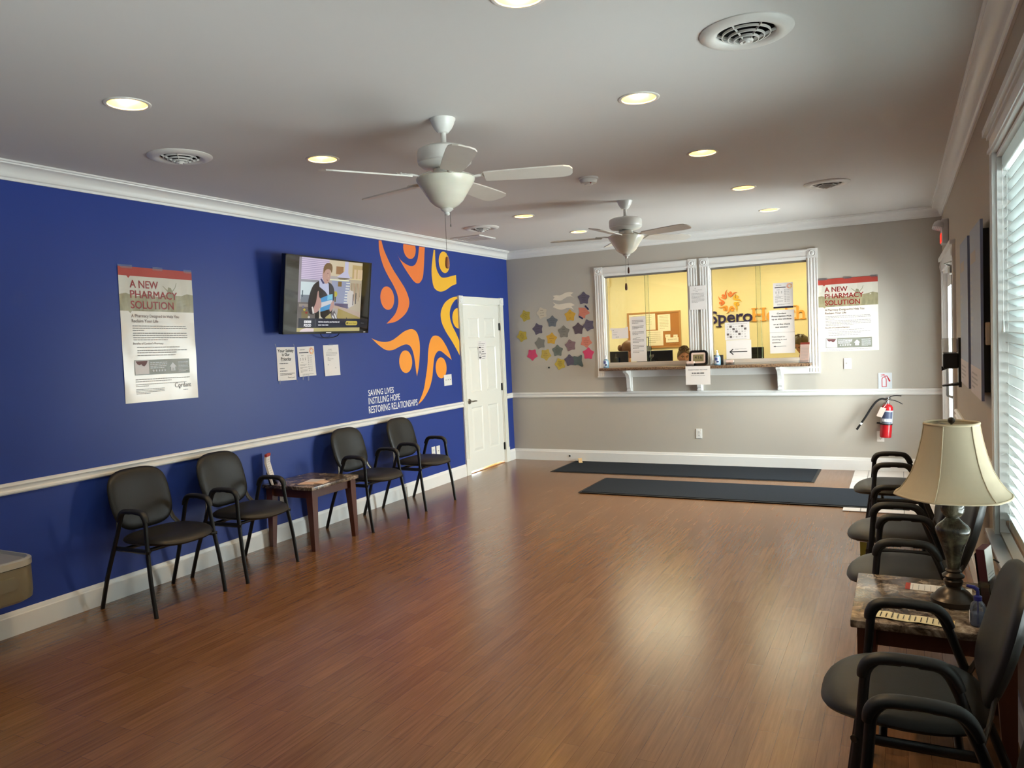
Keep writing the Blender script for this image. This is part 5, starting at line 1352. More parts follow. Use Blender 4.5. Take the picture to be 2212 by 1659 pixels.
mb = MB(); mb.tube(catmull([(-.02, 0, .400), (-.06, -.005, .405), (-.105, -.01, .375), (-.15, -.012, .305), (-.195, -.012, .215), (-.243, -.012, .125)], 5), .011, 10); mb.build('hose', m_tube, fe, 50)
mb = MB(); mb.tube([(-.236, -.012, .140), (-.246, -.012, .120)], .0125, 12); tag(mb.build('hose_ring', m_wv, fe), 'white ring'); mb = MB(); mb.tube([(-.245, -.012, .122), (-.279, -.012, .062)], [.010, .012], 12); mb.build('nozzle', m_black, fe, 40)
mb = MB(); mb.lathe([(.058, .137), (.0605, .137), (.0605, .152), (.058, .152)], 36); mb.box((-.02, .058, .10), (.02, .084, .36)); mb.box((-.092, .02, .136), (-.05, .034, .153)); mb.build('wall_bracket', m_black, fe)
mb = MB(); mb.add([(-.062, -.062, .325), (-.008, -.066, .312), (-.045, -.07, .215), (-.097, -.064, .228)], [(0, 1, 2, 3)]); mb.build('inspection_tag', mat('tag_card', (216, 190, 178), .6, var=.08, scale=60), fe)
mb = MB(); mb.tube([(-.035, -.064, .318), (-.01, -.03, .355), (.0, -.02, .39), (.012, -.02, .44)], .0018, 5); mb.build('tag_tie', m_wv, fe)

# ------------------------------------------------------------------ right wall: emergency light, sanitizer dispenser, two boards
p = thing('emergency_light', 'white emergency lamp unit with a red-lit panel over the entry door', 'emergency light', onright(7.80, 2.245, 0))
m_wp = mat('white_abs', (206, 204, 204), .4)
MB().rbox((-.11, .0, .0005), (.11, .215, .055), .008).build('housing', m_wp, p)
tag(MB().box((-.10, .018, .056), (.10, .092, .060)).build('lit_panel', mat('red_lit_panel', (120, 20, 16), .3, emit=(255, 40, 24), es=1.2), p), 'red lit panel')
MB().sphere((-.105, .062, .05), .008, 12, 8).build('indicator_bulb', mat('red_bulb', (255, 120, 90), .3, emit=(255, 120, 80), es=6), p)
for s in (-1, 1):
    mb = MB(); mb.lathe([(.0005, -.05), (.030, -.048), (.046, -.03), (.050, .0), (.047, .012), (.0005, .014)], 24, T(s * .08, .150, .075) @ RX(70) @ RY(s * 14)); lh = mb.build('lamp_head', m_wp, p, 40)
    mb = MB()
    for q in range(6): mb.box((-.040, -.036 + .0135 * q, .013), (.040, -.030 + .0135 * q, .016), T(s * .08, .150, .075) @ RX(70) @ RY(s * 14))
    mb.build('lens_ribs', mat('lens_grey', (176, 174, 178), .3), lh)
p = thing('sanitizer_dispenser', 'black wall sanitizer dispenser with a clear top beside the entry door', 'dispenser', onright(6.36, 1.09, 0))
MB().box((-.055, .0, .0005), (.055, .355, .018)).build('back_plate', m_black, p)
MB().rbox((-.05, .135, .018), (.05, .245, .115), .010).build('pump_housing', m_black, p)
MB().add([(-.03, .135, .085), (.03, .135, .085), (.03, .118, .125), (-.03, .118, .125), (-.03, .15, .085), (.03, .15, .085), (.03, .15, .125), (-.03, .15, .125)], [(0, 1, 2, 3), (7, 6, 5, 4), (3, 2, 6, 7), (0, 3, 7, 4), (1, 5, 6, 2), (0, 4, 5, 1)]).build('nozzle', m_black, p)
MB().rbox((-.05, .248, .02), (.05, .352, .122), .012).build('reservoir', glass_mat('clear_reservoir', (238, 236, 232), .05, milky=.22), p)
MB().add([(-.05, .012, .018), (.05, .012, .018), (.05, .006, .120), (-.05, .006, .120), (-.05, .030, .018), (.05, .030, .018), (.05, .012, .120), (-.05, .012, .120)], [(3, 2, 1, 0), (4, 5, 6, 7), (0, 1, 5, 4), (1, 2, 6, 5), (2, 3, 7, 6), (3, 0, 4, 7)]).build('drip_tray', m_black, p)
m_bbl = mat('slate_blue_board', (120, 126, 156), .45, var=.03)
m_bpk = mat('pinkish_panel', (196, 178, 172), .5)
m_btn = mat('tan_panel_print', (152, 134, 126), .5)
m_bpr = mat('board_light_print', (146, 146, 158), .5)
def board(y, label, seed):
    p = thing('wall_board', label, 'wall board', onright(y, 1.175, 0), 'slate blue boards on the tan wall')
    MB().box((-.305, 0, .028), (.305, .872, .040)).build('panel', m_bbl, p)
    MB().rect(-.305, 0, .305, .150, .0405).build('lower_panel', m_bpk, p)
    mb = MB(); mb.box((-.275, .04, .0005), (.275, .83, .028)); mb.build('stand_off', m_black, p)
    MB().rect(-.26, .69, .05, .750, .0406).build('title_block', m_btn, p)
    mb = MB()
    for q, (z, w_) in enumerate(((.60, .18), (.53, .24), (.46, .15), (.39, .26), (.30, .12), (.23, .16))): lines(mb, -.26, -.26 + w_, z, .022, 1, seed=seed + q, z=.0406); lines(mb, -.26, -.26 + w_ * .8, z - .03, .014, 1, seed=seed + 20 + q, z=.0406)
    mb.build('print', m_bpr, p)
    mb = MB(); lines(mb, -.24, .1, .105, .010, 4, .024, .5, seed, .0409); mb.build('lower_print', m_btn, p)
board(4.590, 'slate blue information board on the tan wall, the one nearer the blind', 3)
board(5.375, 'slate blue information board on the tan wall, the one nearer the entry door', 9)

# ------------------------------------------------------------------ paper stars on the end wall
SC = {'yellow': (190, 166, 66), 'pale': (206, 194, 172), 'lav': (92, 84, 102), 'slate': (108, 112, 118), 'grey': (128, 124, 116), 'gold': (204, 160, 58), 'pink': (206, 66, 106), 'straw': (190, 164, 78), 'sage': (108, 114, 106), 'mauve': (132, 104, 108), 'salmon': (204, 124, 104), 'teal': (86, 100, 100), 'plum': (86, 72, 82)}
STARS = [(-4.354, 1.883, -18, 'yellow', 'yellow paper star highest on the left of the end wall cluster', 4), (-4.115, 1.907, -15, 'pale', 'cream white paper star beside the topmost yellow one', 3), (-4.412, 1.624, -24, 'yellow', 'yellow paper star at the far left, third row down', 5),
    (-4.184, 1.704, -13, 'lav', 'dark lavender paper star right of the left-hand yellow ones', 3), (-3.975, 1.790, 3, 'slate', 'blue-grey paper star touching the cream white one', 4), (-3.820, 1.651, 0, 'grey', 'large grey paper star in the middle of the cluster', 3),
    (-3.996, 1.573, 8, 'gold', 'gold paper star in the middle, with a rounded tip', 3), (-4.160, 1.520, -13, 'grey', 'blank grey paper star without any writing', 0), (-4.278, 1.376, 36, 'pink', 'hot pink paper star at the lower left', 0),
    (-4.086, 1.370, 30, 'straw', 'straw yellow paper star right of the lower pink one', 4), (-3.917, 1.414, 0, 'sage', 'sage grey paper star with a dark dot, lower middle', 5), (-3.735, 1.477, -12, 'mauve', 'dusty mauve paper star right of centre', 2),
    (-3.523, 1.514, 30, 'salmon', 'salmon paper star with four lines of writing near the window', 4), (-3.499, 1.364, 4, 'pink', 'hot pink paper star touching the window casing', 0), (-3.889, 1.245, -20, 'yellow', 'lowest yellow paper star, crowded with writing', 6),
    (-3.751, 1.287, -7, 'lav', 'lavender paper star partly under a folded one at the bottom', 1), (-3.621, 1.681, 0, 'plum', 'plum paper star in the right part of the cluster', 2), (-3.480, 1.719, -21, 'lav', 'lavender paper star running under the window casing', 2),
    (-3.726, 1.852, 0, 'gold', 'gold paper star just below the white ribbons', 2), (-3.531, 2.057, 0, 'lav', 'topmost lavender paper star beside the ribbons', 4)]
def rstar(r, rot, ri=.64):
    P = star(0, 0, r * 1.06, ri, rot)
    out = []
    n = len(P)
    for i in range(n):
        a, b, c = P[i - 1], P[i], P[(i + 1) % n]
        t = .38
        for q in range(5):
            s = q / 4
            x0, y0 = b[0] + (a[0] - b[0]) * t, b[1] + (a[1] - b[1]) * t; x1, y1 = b[0] + (c[0] - b[0]) * t, b[1] + (c[1] - b[1]) * t
            out.append(((1 - s) ** 2 * x0 + 2 * s * (1 - s) * b[0] + s * s * x1, (1 - s) ** 2 * y0 + 2 * s * (1 - s) * b[1] + s * s * y1))
    return out
m_ink = mat('marker_ink', (52, 46, 48), .6)
def scribble(mb, n, rot, seed, z, r=.052):
    q = random.Random(seed); ca, sa = math.cos(math.radians(-rot)), math.sin(math.radians(-rot))
    for k in range(n):
        yy = r * .62 - k * (1.24 * r / max(1, n - 1) if n > 1 else 0); w_ = r * (1.5 if abs(yy) < r * .5 else 1.0) * q.uniform(.55, 1)
        x = -w_ / 2; up_ = True; pts = []
        while x < w_ / 2: pts.append((x, yy + (q.uniform(.002, .0065) if up_ else -.001))); x += q.uniform(.003, .006); up_ = not up_
        for (x0, y0), (x1, y1) in zip(pts, pts[1:]):
            dx, dy = x1 - x0, y1 - y0; L = math.hypot(dx, dy) or 1; nx, ny = -dy / L * .0009, dx / L * .0009
            V = [(x0 + nx, y0 + ny), (x0 - nx, y0 - ny), (x1 - nx, y1 - ny), (x1 + nx, y1 + ny)]
            mb.add([(a * ca - b * sa, a * sa + b * ca, z) for a, b in V], [(0, 1, 2, 3)])
for k, (x, z, rot, c, lab, n) in enumerate(STARS):
    p = thing('paper_star', lab, 'paper star', onback(x, z, .0008 + .0012 * (k % 3) + (.003 if k == 15 else 0)), 'paper stars on the end wall')
    R_s = .082 if k not in (5, 19) else .086
    mb = MB(); mb.prism(rstar(R_s, rot), 0, .0008); mb.build('star', mat('star_' + c, SC[c], .65, var=.03), p)
    if k == 13:
        pass
    if n:
        mb = MB(); scribble(mb, n, -20 if c == 'yellow' and k != 14 else 0, 5 * k, .0011); mb.build('handwriting', m_ink, p)
p = thing('paper_star', 'folded teal grey paper star overlapping the bottom lavender one', 'paper star', onback(-3.642, 1.277, .005), 'paper stars on the end wall')
MB().prism([(-.070, .055), (-.045, .063), (.0, .050), (.045, .075), (.058, .070), (.050, .0), (.070, -.060), (.055, -.078), (.0, -.045), (-.045, -.055), (-.065, -.040), (-.052, -.005)], 0, .0008).build('star', mat('star_teal', SC['teal'], .65), p)
MB().prism([(.0, .050), (.045, .075), (.058, .070), (.050, .0), (.070, -.060), (.055, -.078), (.02, -.04), (.03, .01)], .0009, .003).build('folded_flap', mat('star_teal', SC['teal'], .65), p)
p = thing('paper_star', 'torn salmon paper star taped with two dark blue strips', 'paper star', onback(-3.536, 1.877, .001), 'paper stars on the end wall')
MB().prism([(-.072, .068), (-.02, .066), (.02, .060), (.075, .0), (.070, -.016), (.020, -.030), (.012, -.070), (-.012, -.066), (-.030, -.045), (-.078, -.030), (-.062, .01)], 0, .0008).build('star', mat('star_salmon', SC['salmon'], .65), p)
mb = MB()
for (x0, y0, x1, y1) in ((.018, .089, .064, .035), (-.068, -.042, -.017, -.073)):
    dx, dy = x1 - x0, y1 - y0; L = math.hypot(dx, dy); nx, ny = -dy / L * .010, dx / L * .010
    mb.prism([(x0 + nx, y0 + ny), (x0 - nx, y0 - ny), (x1 - nx, y1 - ny), (x1 + nx, y1 + ny)], .0012, .002)
mb.build('blue_strips', mat('navy_tape', (44, 46, 86), .4), p)
mb = MB(); scribble(mb, 3, 0, 77, .0011, .04); mb.build('handwriting', mat('faint_ink', (186, 108, 96), .6), p)
RIB1 = [[(-3.953, 2.118), (-3.90, 2.121), (-3.849, 2.117), (-3.776, 2.145), (-3.712, 2.150), (-3.667, 2.137)], [(-3.711, 2.114)], [(-3.663, 2.072), (-3.70, 2.093), (-3.75, 2.091), (-3.80, 2.07), (-3.852, 2.049), (-3.955, 2.069)], [(-3.929, 2.093)]]
RIB2 = [[(-3.957, 2.036), (-3.91, 2.013), (-3.868, 2.004), (-3.782, 2.012), (-3.705, 2.010), (-3.657, 1.981)], [(-3.703, 1.968)], [(-3.670, 1.923), (-3.71, 1.945), (-3.757, 1.951), (-3.80, 1.940), (-3.843, 1.934), (-3.90, 1.948), (-3.959, 1.974)], [(-3.926, 2.001)]]
for rb, lab in ((RIB1, 'upper white paper ribbon banner above the stars'), (RIB2, 'lower white paper ribbon banner above the stars')):
    P = []
    for s in rb: P += catmull(s, 4) if len(s) > 1 else s
    p = thing('paper_ribbon', lab, 'paper ribbon', onback(-3.81, 2.04, .001), 'paper ribbons on the end wall')
    MB().prism([(x + 3.81, z - 2.04) for x, z in dedupe(P)], 0, .0008).build('ribbon', mat('ribbon_paper', (232, 220, 200), .65), p)
p = thing('wall_hook', 'tiny dark pin in the end wall under the paper stars', 'pin', onback(-4.048, 1.202, 0)); MB().lathe([(.0005, .012), (.010, .010), (.012, .004), (.009, 0)], 14).build('head', m_print, p, 40)
# ------------------------------------------------------------------ counter shelf under the windows
m_gran = stone_material('brown_granite', ((26, 19, 16), (92, 66, 48), (150, 120, 92), (60, 42, 32)), 75, None, .3)
p = thing('counter_shelf', 'brown speckled stone counter under the reception windows, on white brackets', 'counter', T(0, 0, 0))
MB().rbox((-3.285, 8.722, 1.150), (-.878, YB - .0005, 1.184), .006).build('slab', m_gran, p, 40)
mb = MB(); mb.box((-3.25, YB - .03, 1.128), (-.91, YB - .0005, 1.150)); mb.build('cleat', m_white, p)
for bx in (-2.968, -2.110, -1.212):
    prof = [(0, .895), (0, 1.150), (.175, 1.150), (.175, 1.128), (.150, 1.118), (.118, 1.108), (.085, 1.085), (.062, 1.050), (.052, 1.010), (.050, .965), (.046, .935), (.034, .918), (.030, .895)]
    mb = MB(); mb.prism([(u, z) for u, z in prof], -.022, .022, basis((bx, YB - .021, 0), (0, -1, 0), (0, 0, 1), (-1, 0, 0)))
    mb.box((bx - .034, YB - .022, .885), (bx + .034, YB - .0005, 1.150)); mb.box((bx - .026, YB - .06, .888), (bx + .026, YB - .020, .905))
    mb.build('bracket', m_white, p)
CT = 1.1845
# clock
p = thing('desk_clock', 'black framed digital clock showing 4 16 on the counter', 'clock', T(-2.095, 8.82, CT) @ RX(-8))
fr = rrect(-.108, 0, .108, .176, .045, 7)
inn = rrect(-.082, .026, .082, .150, .018, 7)
mb = MB(); n = len(fr); v = []
for y, L in ((-.014, inn), (-.016, fr), (.012, fr)): v += [(x, y, z) for x, z in L]
f = [(i, (i + 1) % n, n + (i + 1) % n, n + i) for i in range(n)] + [(n + i, n + (i + 1) % n, 2 * n + (i + 1) % n, 2 * n + i) for i in range(n)] + [tuple(range(2 * n, 3 * n))]
mb.add(v, f); mb.build('frame', mat('gloss_black_frame', (16, 14, 14), .25), p, 30)
MC_ = RX(90)
mb = MB(); mb.flat(inn, .0115, RX(90)); mb.build('face', mat('pale_clock_face', (232, 206, 190), .4), p)
MB().rect(-.062, .046, .062, .128, .0122, RX(90)).build('display', mat('lcd_olive', (140, 128, 92), .25), p)
mb = MB()
for s, x in (('4', -.030), ('1', .002), ('6', .030)): put_text(mb, s, x, .076, .036, None, 'C', z=.0128, M=RX(90))
mb.rect(-.008, .082, -.005, .086, .0128, RX(90)); mb.rect(-.008, .098, -.005, .102, .0128, RX(90)); mb.build('digits', m_print, p)
mb = MB(); mb.box((-.05, .012, .0), (.05, .05, .006)); mb.build('foot', m_black, p)
# card boxes
def card_box(x, y, w, label):
    p = thing('card_holder', label, 'card holder', T(x, y, CT))
    mb = MB(); mb.box((-w / 2, -.03, 0), (w / 2, .03, .004)); mb.box((-w / 2, -.03, .004), (w / 2, -.026, .030)); mb.box((-w / 2, .026, .004), (w / 2, .03, .05)); mb.box((-w / 2, -.026, .004), (-w / 2 + .003, .026, .03)); mb.box((w / 2 - .003, -.026, .004), (w / 2, .026, .03)); mb.build('holder', m_acr, p)
    MB().box((-w / 2 + .004, -.024, .005), (w / 2 - .004, .020, .052), RX(-6)).build('cards', mat('pinkish_cards', (226, 196, 184), .6), p)
card_box(-2.172, 8.762, .092, 'acrylic box of pinkish cards in front of the clock')
card_box(-1.737, 8.825, .088, 'acrylic box of pinkish cards right of the sanitizer bottle')
def pump_bottle(x, y, label, s=1.0):
    p = thing('pump_bottle', label, 'bottle', T(x, y, CT))
    MB().lathe([(.0005, .001), (.034 * s, .001), (.037 * s, .008), (.037 * s, .085 * s), (.030 * s, .104 * s), (.014 * s, .114 * s), (.014 * s, .120 * s)], 28).build('bottle', mat('pale_blue_gel', (150, 190, 214), .15, trans=.35), p, 40)
    mb = MB(); mb.lathe([(.0155 * s, .112 * s), (.0155 * s, .132 * s), (.010 * s, .142 * s), (.006 * s, .146 * s), (.006 * s, .160 * s), (.0005, .161 * s)], 18); mb.tube([(0, 0, .160 * s), (.0, -.012 * s, .166 * s), (.0, -.032 * s, .164 * s)], [.009 * s, .007 * s, .005 * s], 8); mb.build('pump', m_wv, p, 40)
    mb = MB()
    for a0, a1, z0, z1, m_ in ((-2.4, -.8, .02, .095, 0), (-2.2, -1.3, .055, .088, 1), (-1.6, -.9, .03, .05, 2)):
        n = 8; v = []
        for i in range(n + 1):
            a = a0 + (a1 - a0) * i / n; r = .0374 * s + .0003 * m_; v += [(r * math.cos(a), r * math.sin(a), z0 * s), (r * math.cos(a), r * math.sin(a), z1 * s)]
        mb.add(v, [(2 * i, 2 * i + 2, 2 * i + 3, 2 * i + 1) for i in range(n)], None, m_)
    mb.build('bottle_label', [mat('label_pale', (206, 216, 230), .4), mat('label_blue', (86, 98, 160), .4), mat('label_navy', (50, 56, 92), .4)], p)
pump_bottle(-3.222, 8.815, 'pale blue pump bottle at the left end of the counter', .95)
pump_bottle(-1.873, 8.795, 'pale blue pump bottle beside the clock')
p = thing('pen_cup', 'dark mesh pen cup behind the sanitizer bottle', 'pen cup', T(-1.872, 8.862, CT))
MB().box((-.05, -.022, 0), (.05, .022, .004)).build('base', m_black, p)
mb = MB(); mb.box((-.05, -.022, 0), (.05, -.0205, .112)); mb.box((-.05, .0205, 0), (.05, .022, .112)); mb.box((-.05, -.022, 0), (-.0485, .022, .112)); mb.box((.0485, -.022, 0), (.05, .022, .112)); mb.build('mesh_sides', mat('dark_mesh', (48, 42, 38), .5), p)
p = thing('brochure_stand', 'acrylic easel with a red-topped brochure at the right end of the counter', 'brochure holder', T(-.940, 8.815, CT) @ RZ(-12))
mb = MB(); mb.box((-.055, -.035, 0), (.055, .04, .003)); mb.box((-.055, -.035, .003), (.055, -.032, .032)); mb.box((-.055, -.005, .003), (.055, -.002, .20), RX(-9)); mb.build('holder', m_acr, p)
MB().box((-.049, -.012, .006), (.049, -.006, .222), RX(-9)).build('brochure', mat('brochure_pinkish', (206, 180, 170), .45), p)
MB().box((-.0492, -.0125, .200), (.0492, -.0055, .2222), RX(-9)).build('red_band', mat('brochure_red', (142, 58, 46), .45), p)
mb = MB(); lines(mb, -.038, .038, .17, .004, 9, .016, .6, 8, .0127, RX(-9) @ RX(90)); mb.build('print', m_grey_print, p)
# wifi sheet hanging from the counter edge
p, fz = paper('notice', 'white sheet with the wifi password hanging from the counter edge', 'notice', onback(-2.222, 1.183, 0, 8.7185), .282, .213, None, .003); del p['_h']
mb = MB(); put_text(mb, 'PASSWORD TO WIFI', .141, -.050, .014, .215, 'C'); lay_on(mb, fz).build('heading', mat('soft_grey_text', (120, 114, 118), .6), p)
mb = MB(); lines(mb, .072, .212, -.087, .012, 1, last=1, seed=31); mb.rect(.072, -.091, .212, -.0895); lay_on(mb, fz).build('password_line', mat('mid_grey_print', (96, 92, 92), .6), p)
mb = MB(); lines(mb, .062, .226, -.112, .006, 1, last=1, seed=14); lay_on(mb, fz).build('small_print', m_grey_print, p)

# ------------------------------------------------------------------ sheets stuck to the glass
GY = YB + .044
p, fz = paper('glass_notice', 'long white sheet of rules stuck on the left reception window', 'notice', onback(-2.958, 1.794, 0, GY), .200, .548, None, .001); del p['_h']
mb = MB(); y = -.050
for k, n in enumerate((3, 3, 3, 1, 1, 3, 3, 2)):
    if n == 1: lines(mb, .03 if k == 4 else .07, .08 if k == 4 else .13, y, .004, 1, last=1, seed=k); y -= .013
    else: lines(mb, .028, .172, y, .005, n, .0165, .55, k); y -= .0165 * n + .020
lay_on(mb, fz).build('print', mat('mid_grey_print', (96, 92, 92), .6), p)
p, fz = paper('glass_notice', 'landscape white notice at the left side of the left reception window', 'notice', onback(-3.196, 1.664, 0, GY), .212, .130, None, .001); del p['_h']
mb = MB(); lines(mb, .012, .030, -.032, .008, 1, last=1); lines(mb, .02, .12, -.05, .004, 1, seed=3); lines(mb, .012, .11, -.082, .005, 1, seed=4); lines(mb, .05, .12, -.112, .006, 1, seed=5); lay_on(mb, fz).build('print', m_grey_print, p)
mb = MB(); mb.add([(-.022, -.012, .001), (-.010, .006, .001), (.020, .008, .001), (-.016, -.030, .001)], [(3, 2, 1, 0)]); mb.rect(.18, -.010, .212, .010, .0015); mb.build('tape', m_paper, p)
p, fz = paper('post_notice', 'white letter hanging on the post between the reception windows', 'notice', onback(-2.197, 2.108, .0245), .188, .276, None, .004); del p['_h']
mb = MB(); flower(mb, .068, -.03, .010); put_text(mb, 'Spero Health', .092, -.052, .009, .105, 'C'); lines(mb, .07, .125, -.068, .004, 1); lines(mb, .022, .17, -.092, .005, 8, .0145, .5, 3); lay_on(mb, fz).build('print', m_grey_print, p)
p, fz = paper('glass_notice', 'white flyer with a navy title bar and footer on the right reception window', 'notice', onback(-1.280, 2.080, 0, YB + .084), .211, .285, None, .001); del p['_h']
flyer(p, fz, .211, .285, True)
m_ser = mat('black_print', (28, 26, 28), .7)
p, fz = paper('glass_notice', 'two joined white sheets telling of prescription pick up and the front desk', 'notice', onback(-1.328, 1.776, 0, YB + .084), .268, .486, None, .001); del p['_h']
mb = MB()
for s, y, w_ in (('Cordant', -.045, .098), ('Prescription Pick', -.076, .212), ('up at this window', -.108, .212), ('or at the check', -.166, .178), ('out window', -.198, .138)): put_text(mb, s, .132, y, .0155, w_, 'C', bold=.028)
lay_on(mb, fz).build('bold_lettering', m_ser, p)
mb = MB()
for s, y, w_ in (('Front Desk for', -.306, .142), ('checking in and', -.338, .156), ('questions', -.370, .094)): put_text(mb, s, .024, y, .0145, w_, bold=.01)
mb.rect(.055, -.409, .175, -.406); mb.flat([(.036, -.4075), (.060, -.400), (.060, -.415)]); lay_on(mb, fz).build('lettering', mat('soft_black_text', (70, 66, 68), .6), p)
mb = MB(); mb.rect(0, -.252, .268, -.249); lay_on(mb, fz).build('joint', m_grey_print, p)
p, fz = paper('glass_notice', 'calendar sheet with dark squares on the right reception window', 'notice', onback(-1.817, 1.664, 0, GY), .276, .203, None, .001); del p['_h']
mb = MB(); dk = {(0, 1), (1, 2), (2, 3), (3, 4), (4, 1), (0, 5), (1, 6), (3, 0)}
for r_ in range(5):
    for c_ in range(7):
        x, y = .032 + .0325 * c_, -.048 - .0295 * r_
        if (r_, c_) in dk: mb.rect(x - .013, y - .012, x + .014, y + .012, 0, None, 0)
        elif (r_ + c_) % 3 == 1: mb.rect(x - .008, y - .009, x + .010, y + .008, 0, None, 1)
        else: lines(mb, x - .010, x + .010, y, .004, 2, .007, .7, r_ * 7 + c_, 0, None, 1)
lines(mb, .03, .25, -.022, .006, 1, last=1, seed=5, mi=1); lines(mb, .02, .24, -.194, .003, 1, last=1, seed=6, mi=1)
lay_on(mb, fz).build('squares', [mat('calendar_dark', (104, 94, 92), .6), mat('calendar_light', (196, 188, 182), .6)], p)
p, fz = paper('glass_notice', 'white sheet with a bold black arrow pointing left on the right reception window', 'notice', onback(-1.808, 1.457, 0, GY), .281, .215, None, .001); del p['_h']
mb = MB(); mb.rect(.040, -.137, .235, -.127); mb.flat([(.034, -.132), (.075, -.096), (.082, -.104), (.050, -.132), (.082, -.160), (.075, -.168)]); lay_on(mb, fz).build('arrow', m_print, p)
mb = MB(); lines(mb, .095, .225, -.100, .003, 1, last=1); lines(mb, .095, .14, -.110, .003, 1, last=1, seed=3); lay_on(mb, fz).build('small_print', m_grey_print, p)

# ------------------------------------------------------------------ office furniture behind the glass
m_desk = mat('office_desk_laminate', (176, 150, 116), .45)
for x0, x1, lab in ((-4.2, -2.20, 'office desk behind the left reception window'), (-2.16, -.3, 'office desk behind the right reception window')):
    p = thing('office_desk', lab, 'desk', T((x0 + x1) / 2, 9.40, 0), 'desks behind the glass')
    a = (x1 - x0) / 2
    MB().rbox((-a, -.31, .84), (a, .10, .875), .005).build('desktop', m_desk, p)
    for s in (-1, 1): MB().box((s * a - (.03 if s > 0 else 0), -.29, 0.0005), (s * a + (0 if s > 0 else .03), .09, .84)).build('side_panel', m_desk, p)
m_mon = mat('monitor_black', (20, 20, 18), .35)
def monitor(x, y, z, w, h, label, logo=False, rot=0, cable=False):
    p = thing('computer_monitor', label, 'monitor', T(x, y, .8755) @ RZ(rot), 'monitors behind the glass')
    MB().rbox((-w / 2, 0, z - .8755 - h), (w / 2, .035, z - .8755), .006).build('housing', m_mon, p)   # back faces the waiting room
    MB().rect(-w / 2 + .012, z - .8755 - h + .02, w / 2 - .012, z - .8755 - .012, 0, basis((0, .0356, 0), (-1, 0, 0), (0, 0, 1), (0, 1, 0))).build('screen', mat('monitor_screen', (60, 72, 90), .15, emit=(120, 140, 170), es=.3), p)
    mb = MB(); mb.box((-.03, -.03, .012), (.03, .004, z - .8755 - h * .4)); mb.rbox((-.12, -.09, 0), (.12, .09, .012), .004); mb.build('stand', m_mon, p)
    if logo:
        mb = MB(); t = lambda pts, r=.005: mb.tube([(-w * .10 + a * 1.25, -.004, z - .8755 - h * .22 + b * 1.1) for a, b in pts], r, 6, sy=.3, up=(0, 1, 0))
        t([(-.012, -.024), (.004, .040)]); t([(-.008, -.006), (.002, .010), (.009, .008), (.004, -.024)]); t([(.010, -.044), (.024, .012)]); t([(.016, -.006), (.024, .010), (.034, .008), (.028, -.018), (.016, -.022)])
        mb.build('maker_mark', m_wv, p)
    return p
monitor(-3.262, 9.35, 1.368, .285, .20, 'small black monitor seen from behind, at the left edge of the left window')
monitor(-2.775, 9.35, 1.364, .465, .27, 'black monitor with a white maker mark, seen from behind in the left window', True)
monitor(-1.56, 9.35, 1.363, .225, .22, 'black monitor beside the arrow sheet in the right window', False, 12)
monitor(-3.54, 9.44, 1.384, .22, .24, 'black monitor farther back in the left window', False, 180)
cb = thing('cork_board', 'cork notice board with a wooden frame on the office wall', 'cork board', onback(-3.432, 1.635, 0, YO), None)
m_cork = mat('cork', (176, 116, 52), .85, var=.18, scale=120)
MB().box((-.405, -.265, .001), (.405, .265, .010)).build('cork_sheet', m_cork, cb)
mb = MB()
for lo, hi in (((-.425, -.282, .0005), (.425, -.258, .018)), ((-.425, .258, .0005), (.425, .282, .018)), ((-.425, -.258, .0005), (-.402, .258, .018)), ((.402, -.258, .0005), (.425, .258, .018))): mb.box(lo, hi)
mb.build('frame', mat('oak_frame', (186, 134, 70), .5), cb)
mb = MB()
for k in range(9): mb.sphere((.25 + .016 * k, -.225 + .006 * (k % 2), .015), .006, 8, 6)
mb.build('push_pins', mat('brass_pins', (206, 160, 90), .3), cb)
m_offp = mat('cream_paper', (244, 232, 196), .7)  # plain cream paper of the office sheets
def pinned(x0, z0, x1, z1, lab, k, n, two=False):
    p = thing('pinned_sheet', lab, 'sheet', onback(x0, z1, .0115 + .0015 * k, YO), 'sheets on the cork board')
    MB().box((0, -(z1 - z0), 0), (x1 - x0, 0, .001)).build('sheet', m_offp, p)
    mb = MB(); w_ = x1 - x0; lines(mb, w_ * .14, w_ * .86, -.03, .006, n, (z1 - z0 - .05) / max(n, 1), .6, k, .0012); mb.build('print', mat('olive_print', (170, 156, 110), .7), p)
pinned(-3.825, 1.640, -3.40, 1.888, 'wide sheet pinned at the upper left of the cork board', 1, 6)
pinned(-3.362, 1.610, -3.165, 1.868, 'sheet pinned at the upper middle of the cork board', 2, 9)
pinned(-3.56, 1.390, -3.285, 1.625, 'sheet pinned at the lower middle of the cork board', 0, 6)
pinned(-3.252, 1.508, -3.172, 1.556, 'small card pinned at the right of the cork board, left of two', 1, 1)
pinned(-3.124, 1.504, -3.058, 1.548, 'small card pinned at the right of the cork board, right of two', 1, 1)
pinned(-3.241, 1.432, -3.046, 1.508, 'low wide card pinned at the right of the cork board', 2, 2)
p = thing('picture_frame', 'small dark picture frame standing before the cork board', 'picture frame', T(-3.52, 11.40, 1.385)); MB().box((-.06, -.008, 0), (.06, .008, .15)).build('frame', m_print, p); MB().rect(-.05, .01, .05, .14, .0085, RX(90)).build('picture', m_offp, p); MB().box((-.06, .008, -.51), (.06, .13, -.001)).build('stand', m_mon, p)
tag(p, 'small dark picture frame standing on a dark file box before the cork board')
p = thing('binder', 'small grey-blue binder beside the picture frame', 'binder', T(-3.44, 11.22, .8755)); MB().box((-.028, -.05, 0), (.028, .05, .512)).build('cover', mat('grey_blue_card', (110, 116, 130), .5), p); MB().rect(-.018, .44, .018, .49, .0505, RX(90)).build('spine_label', m_offp, p)
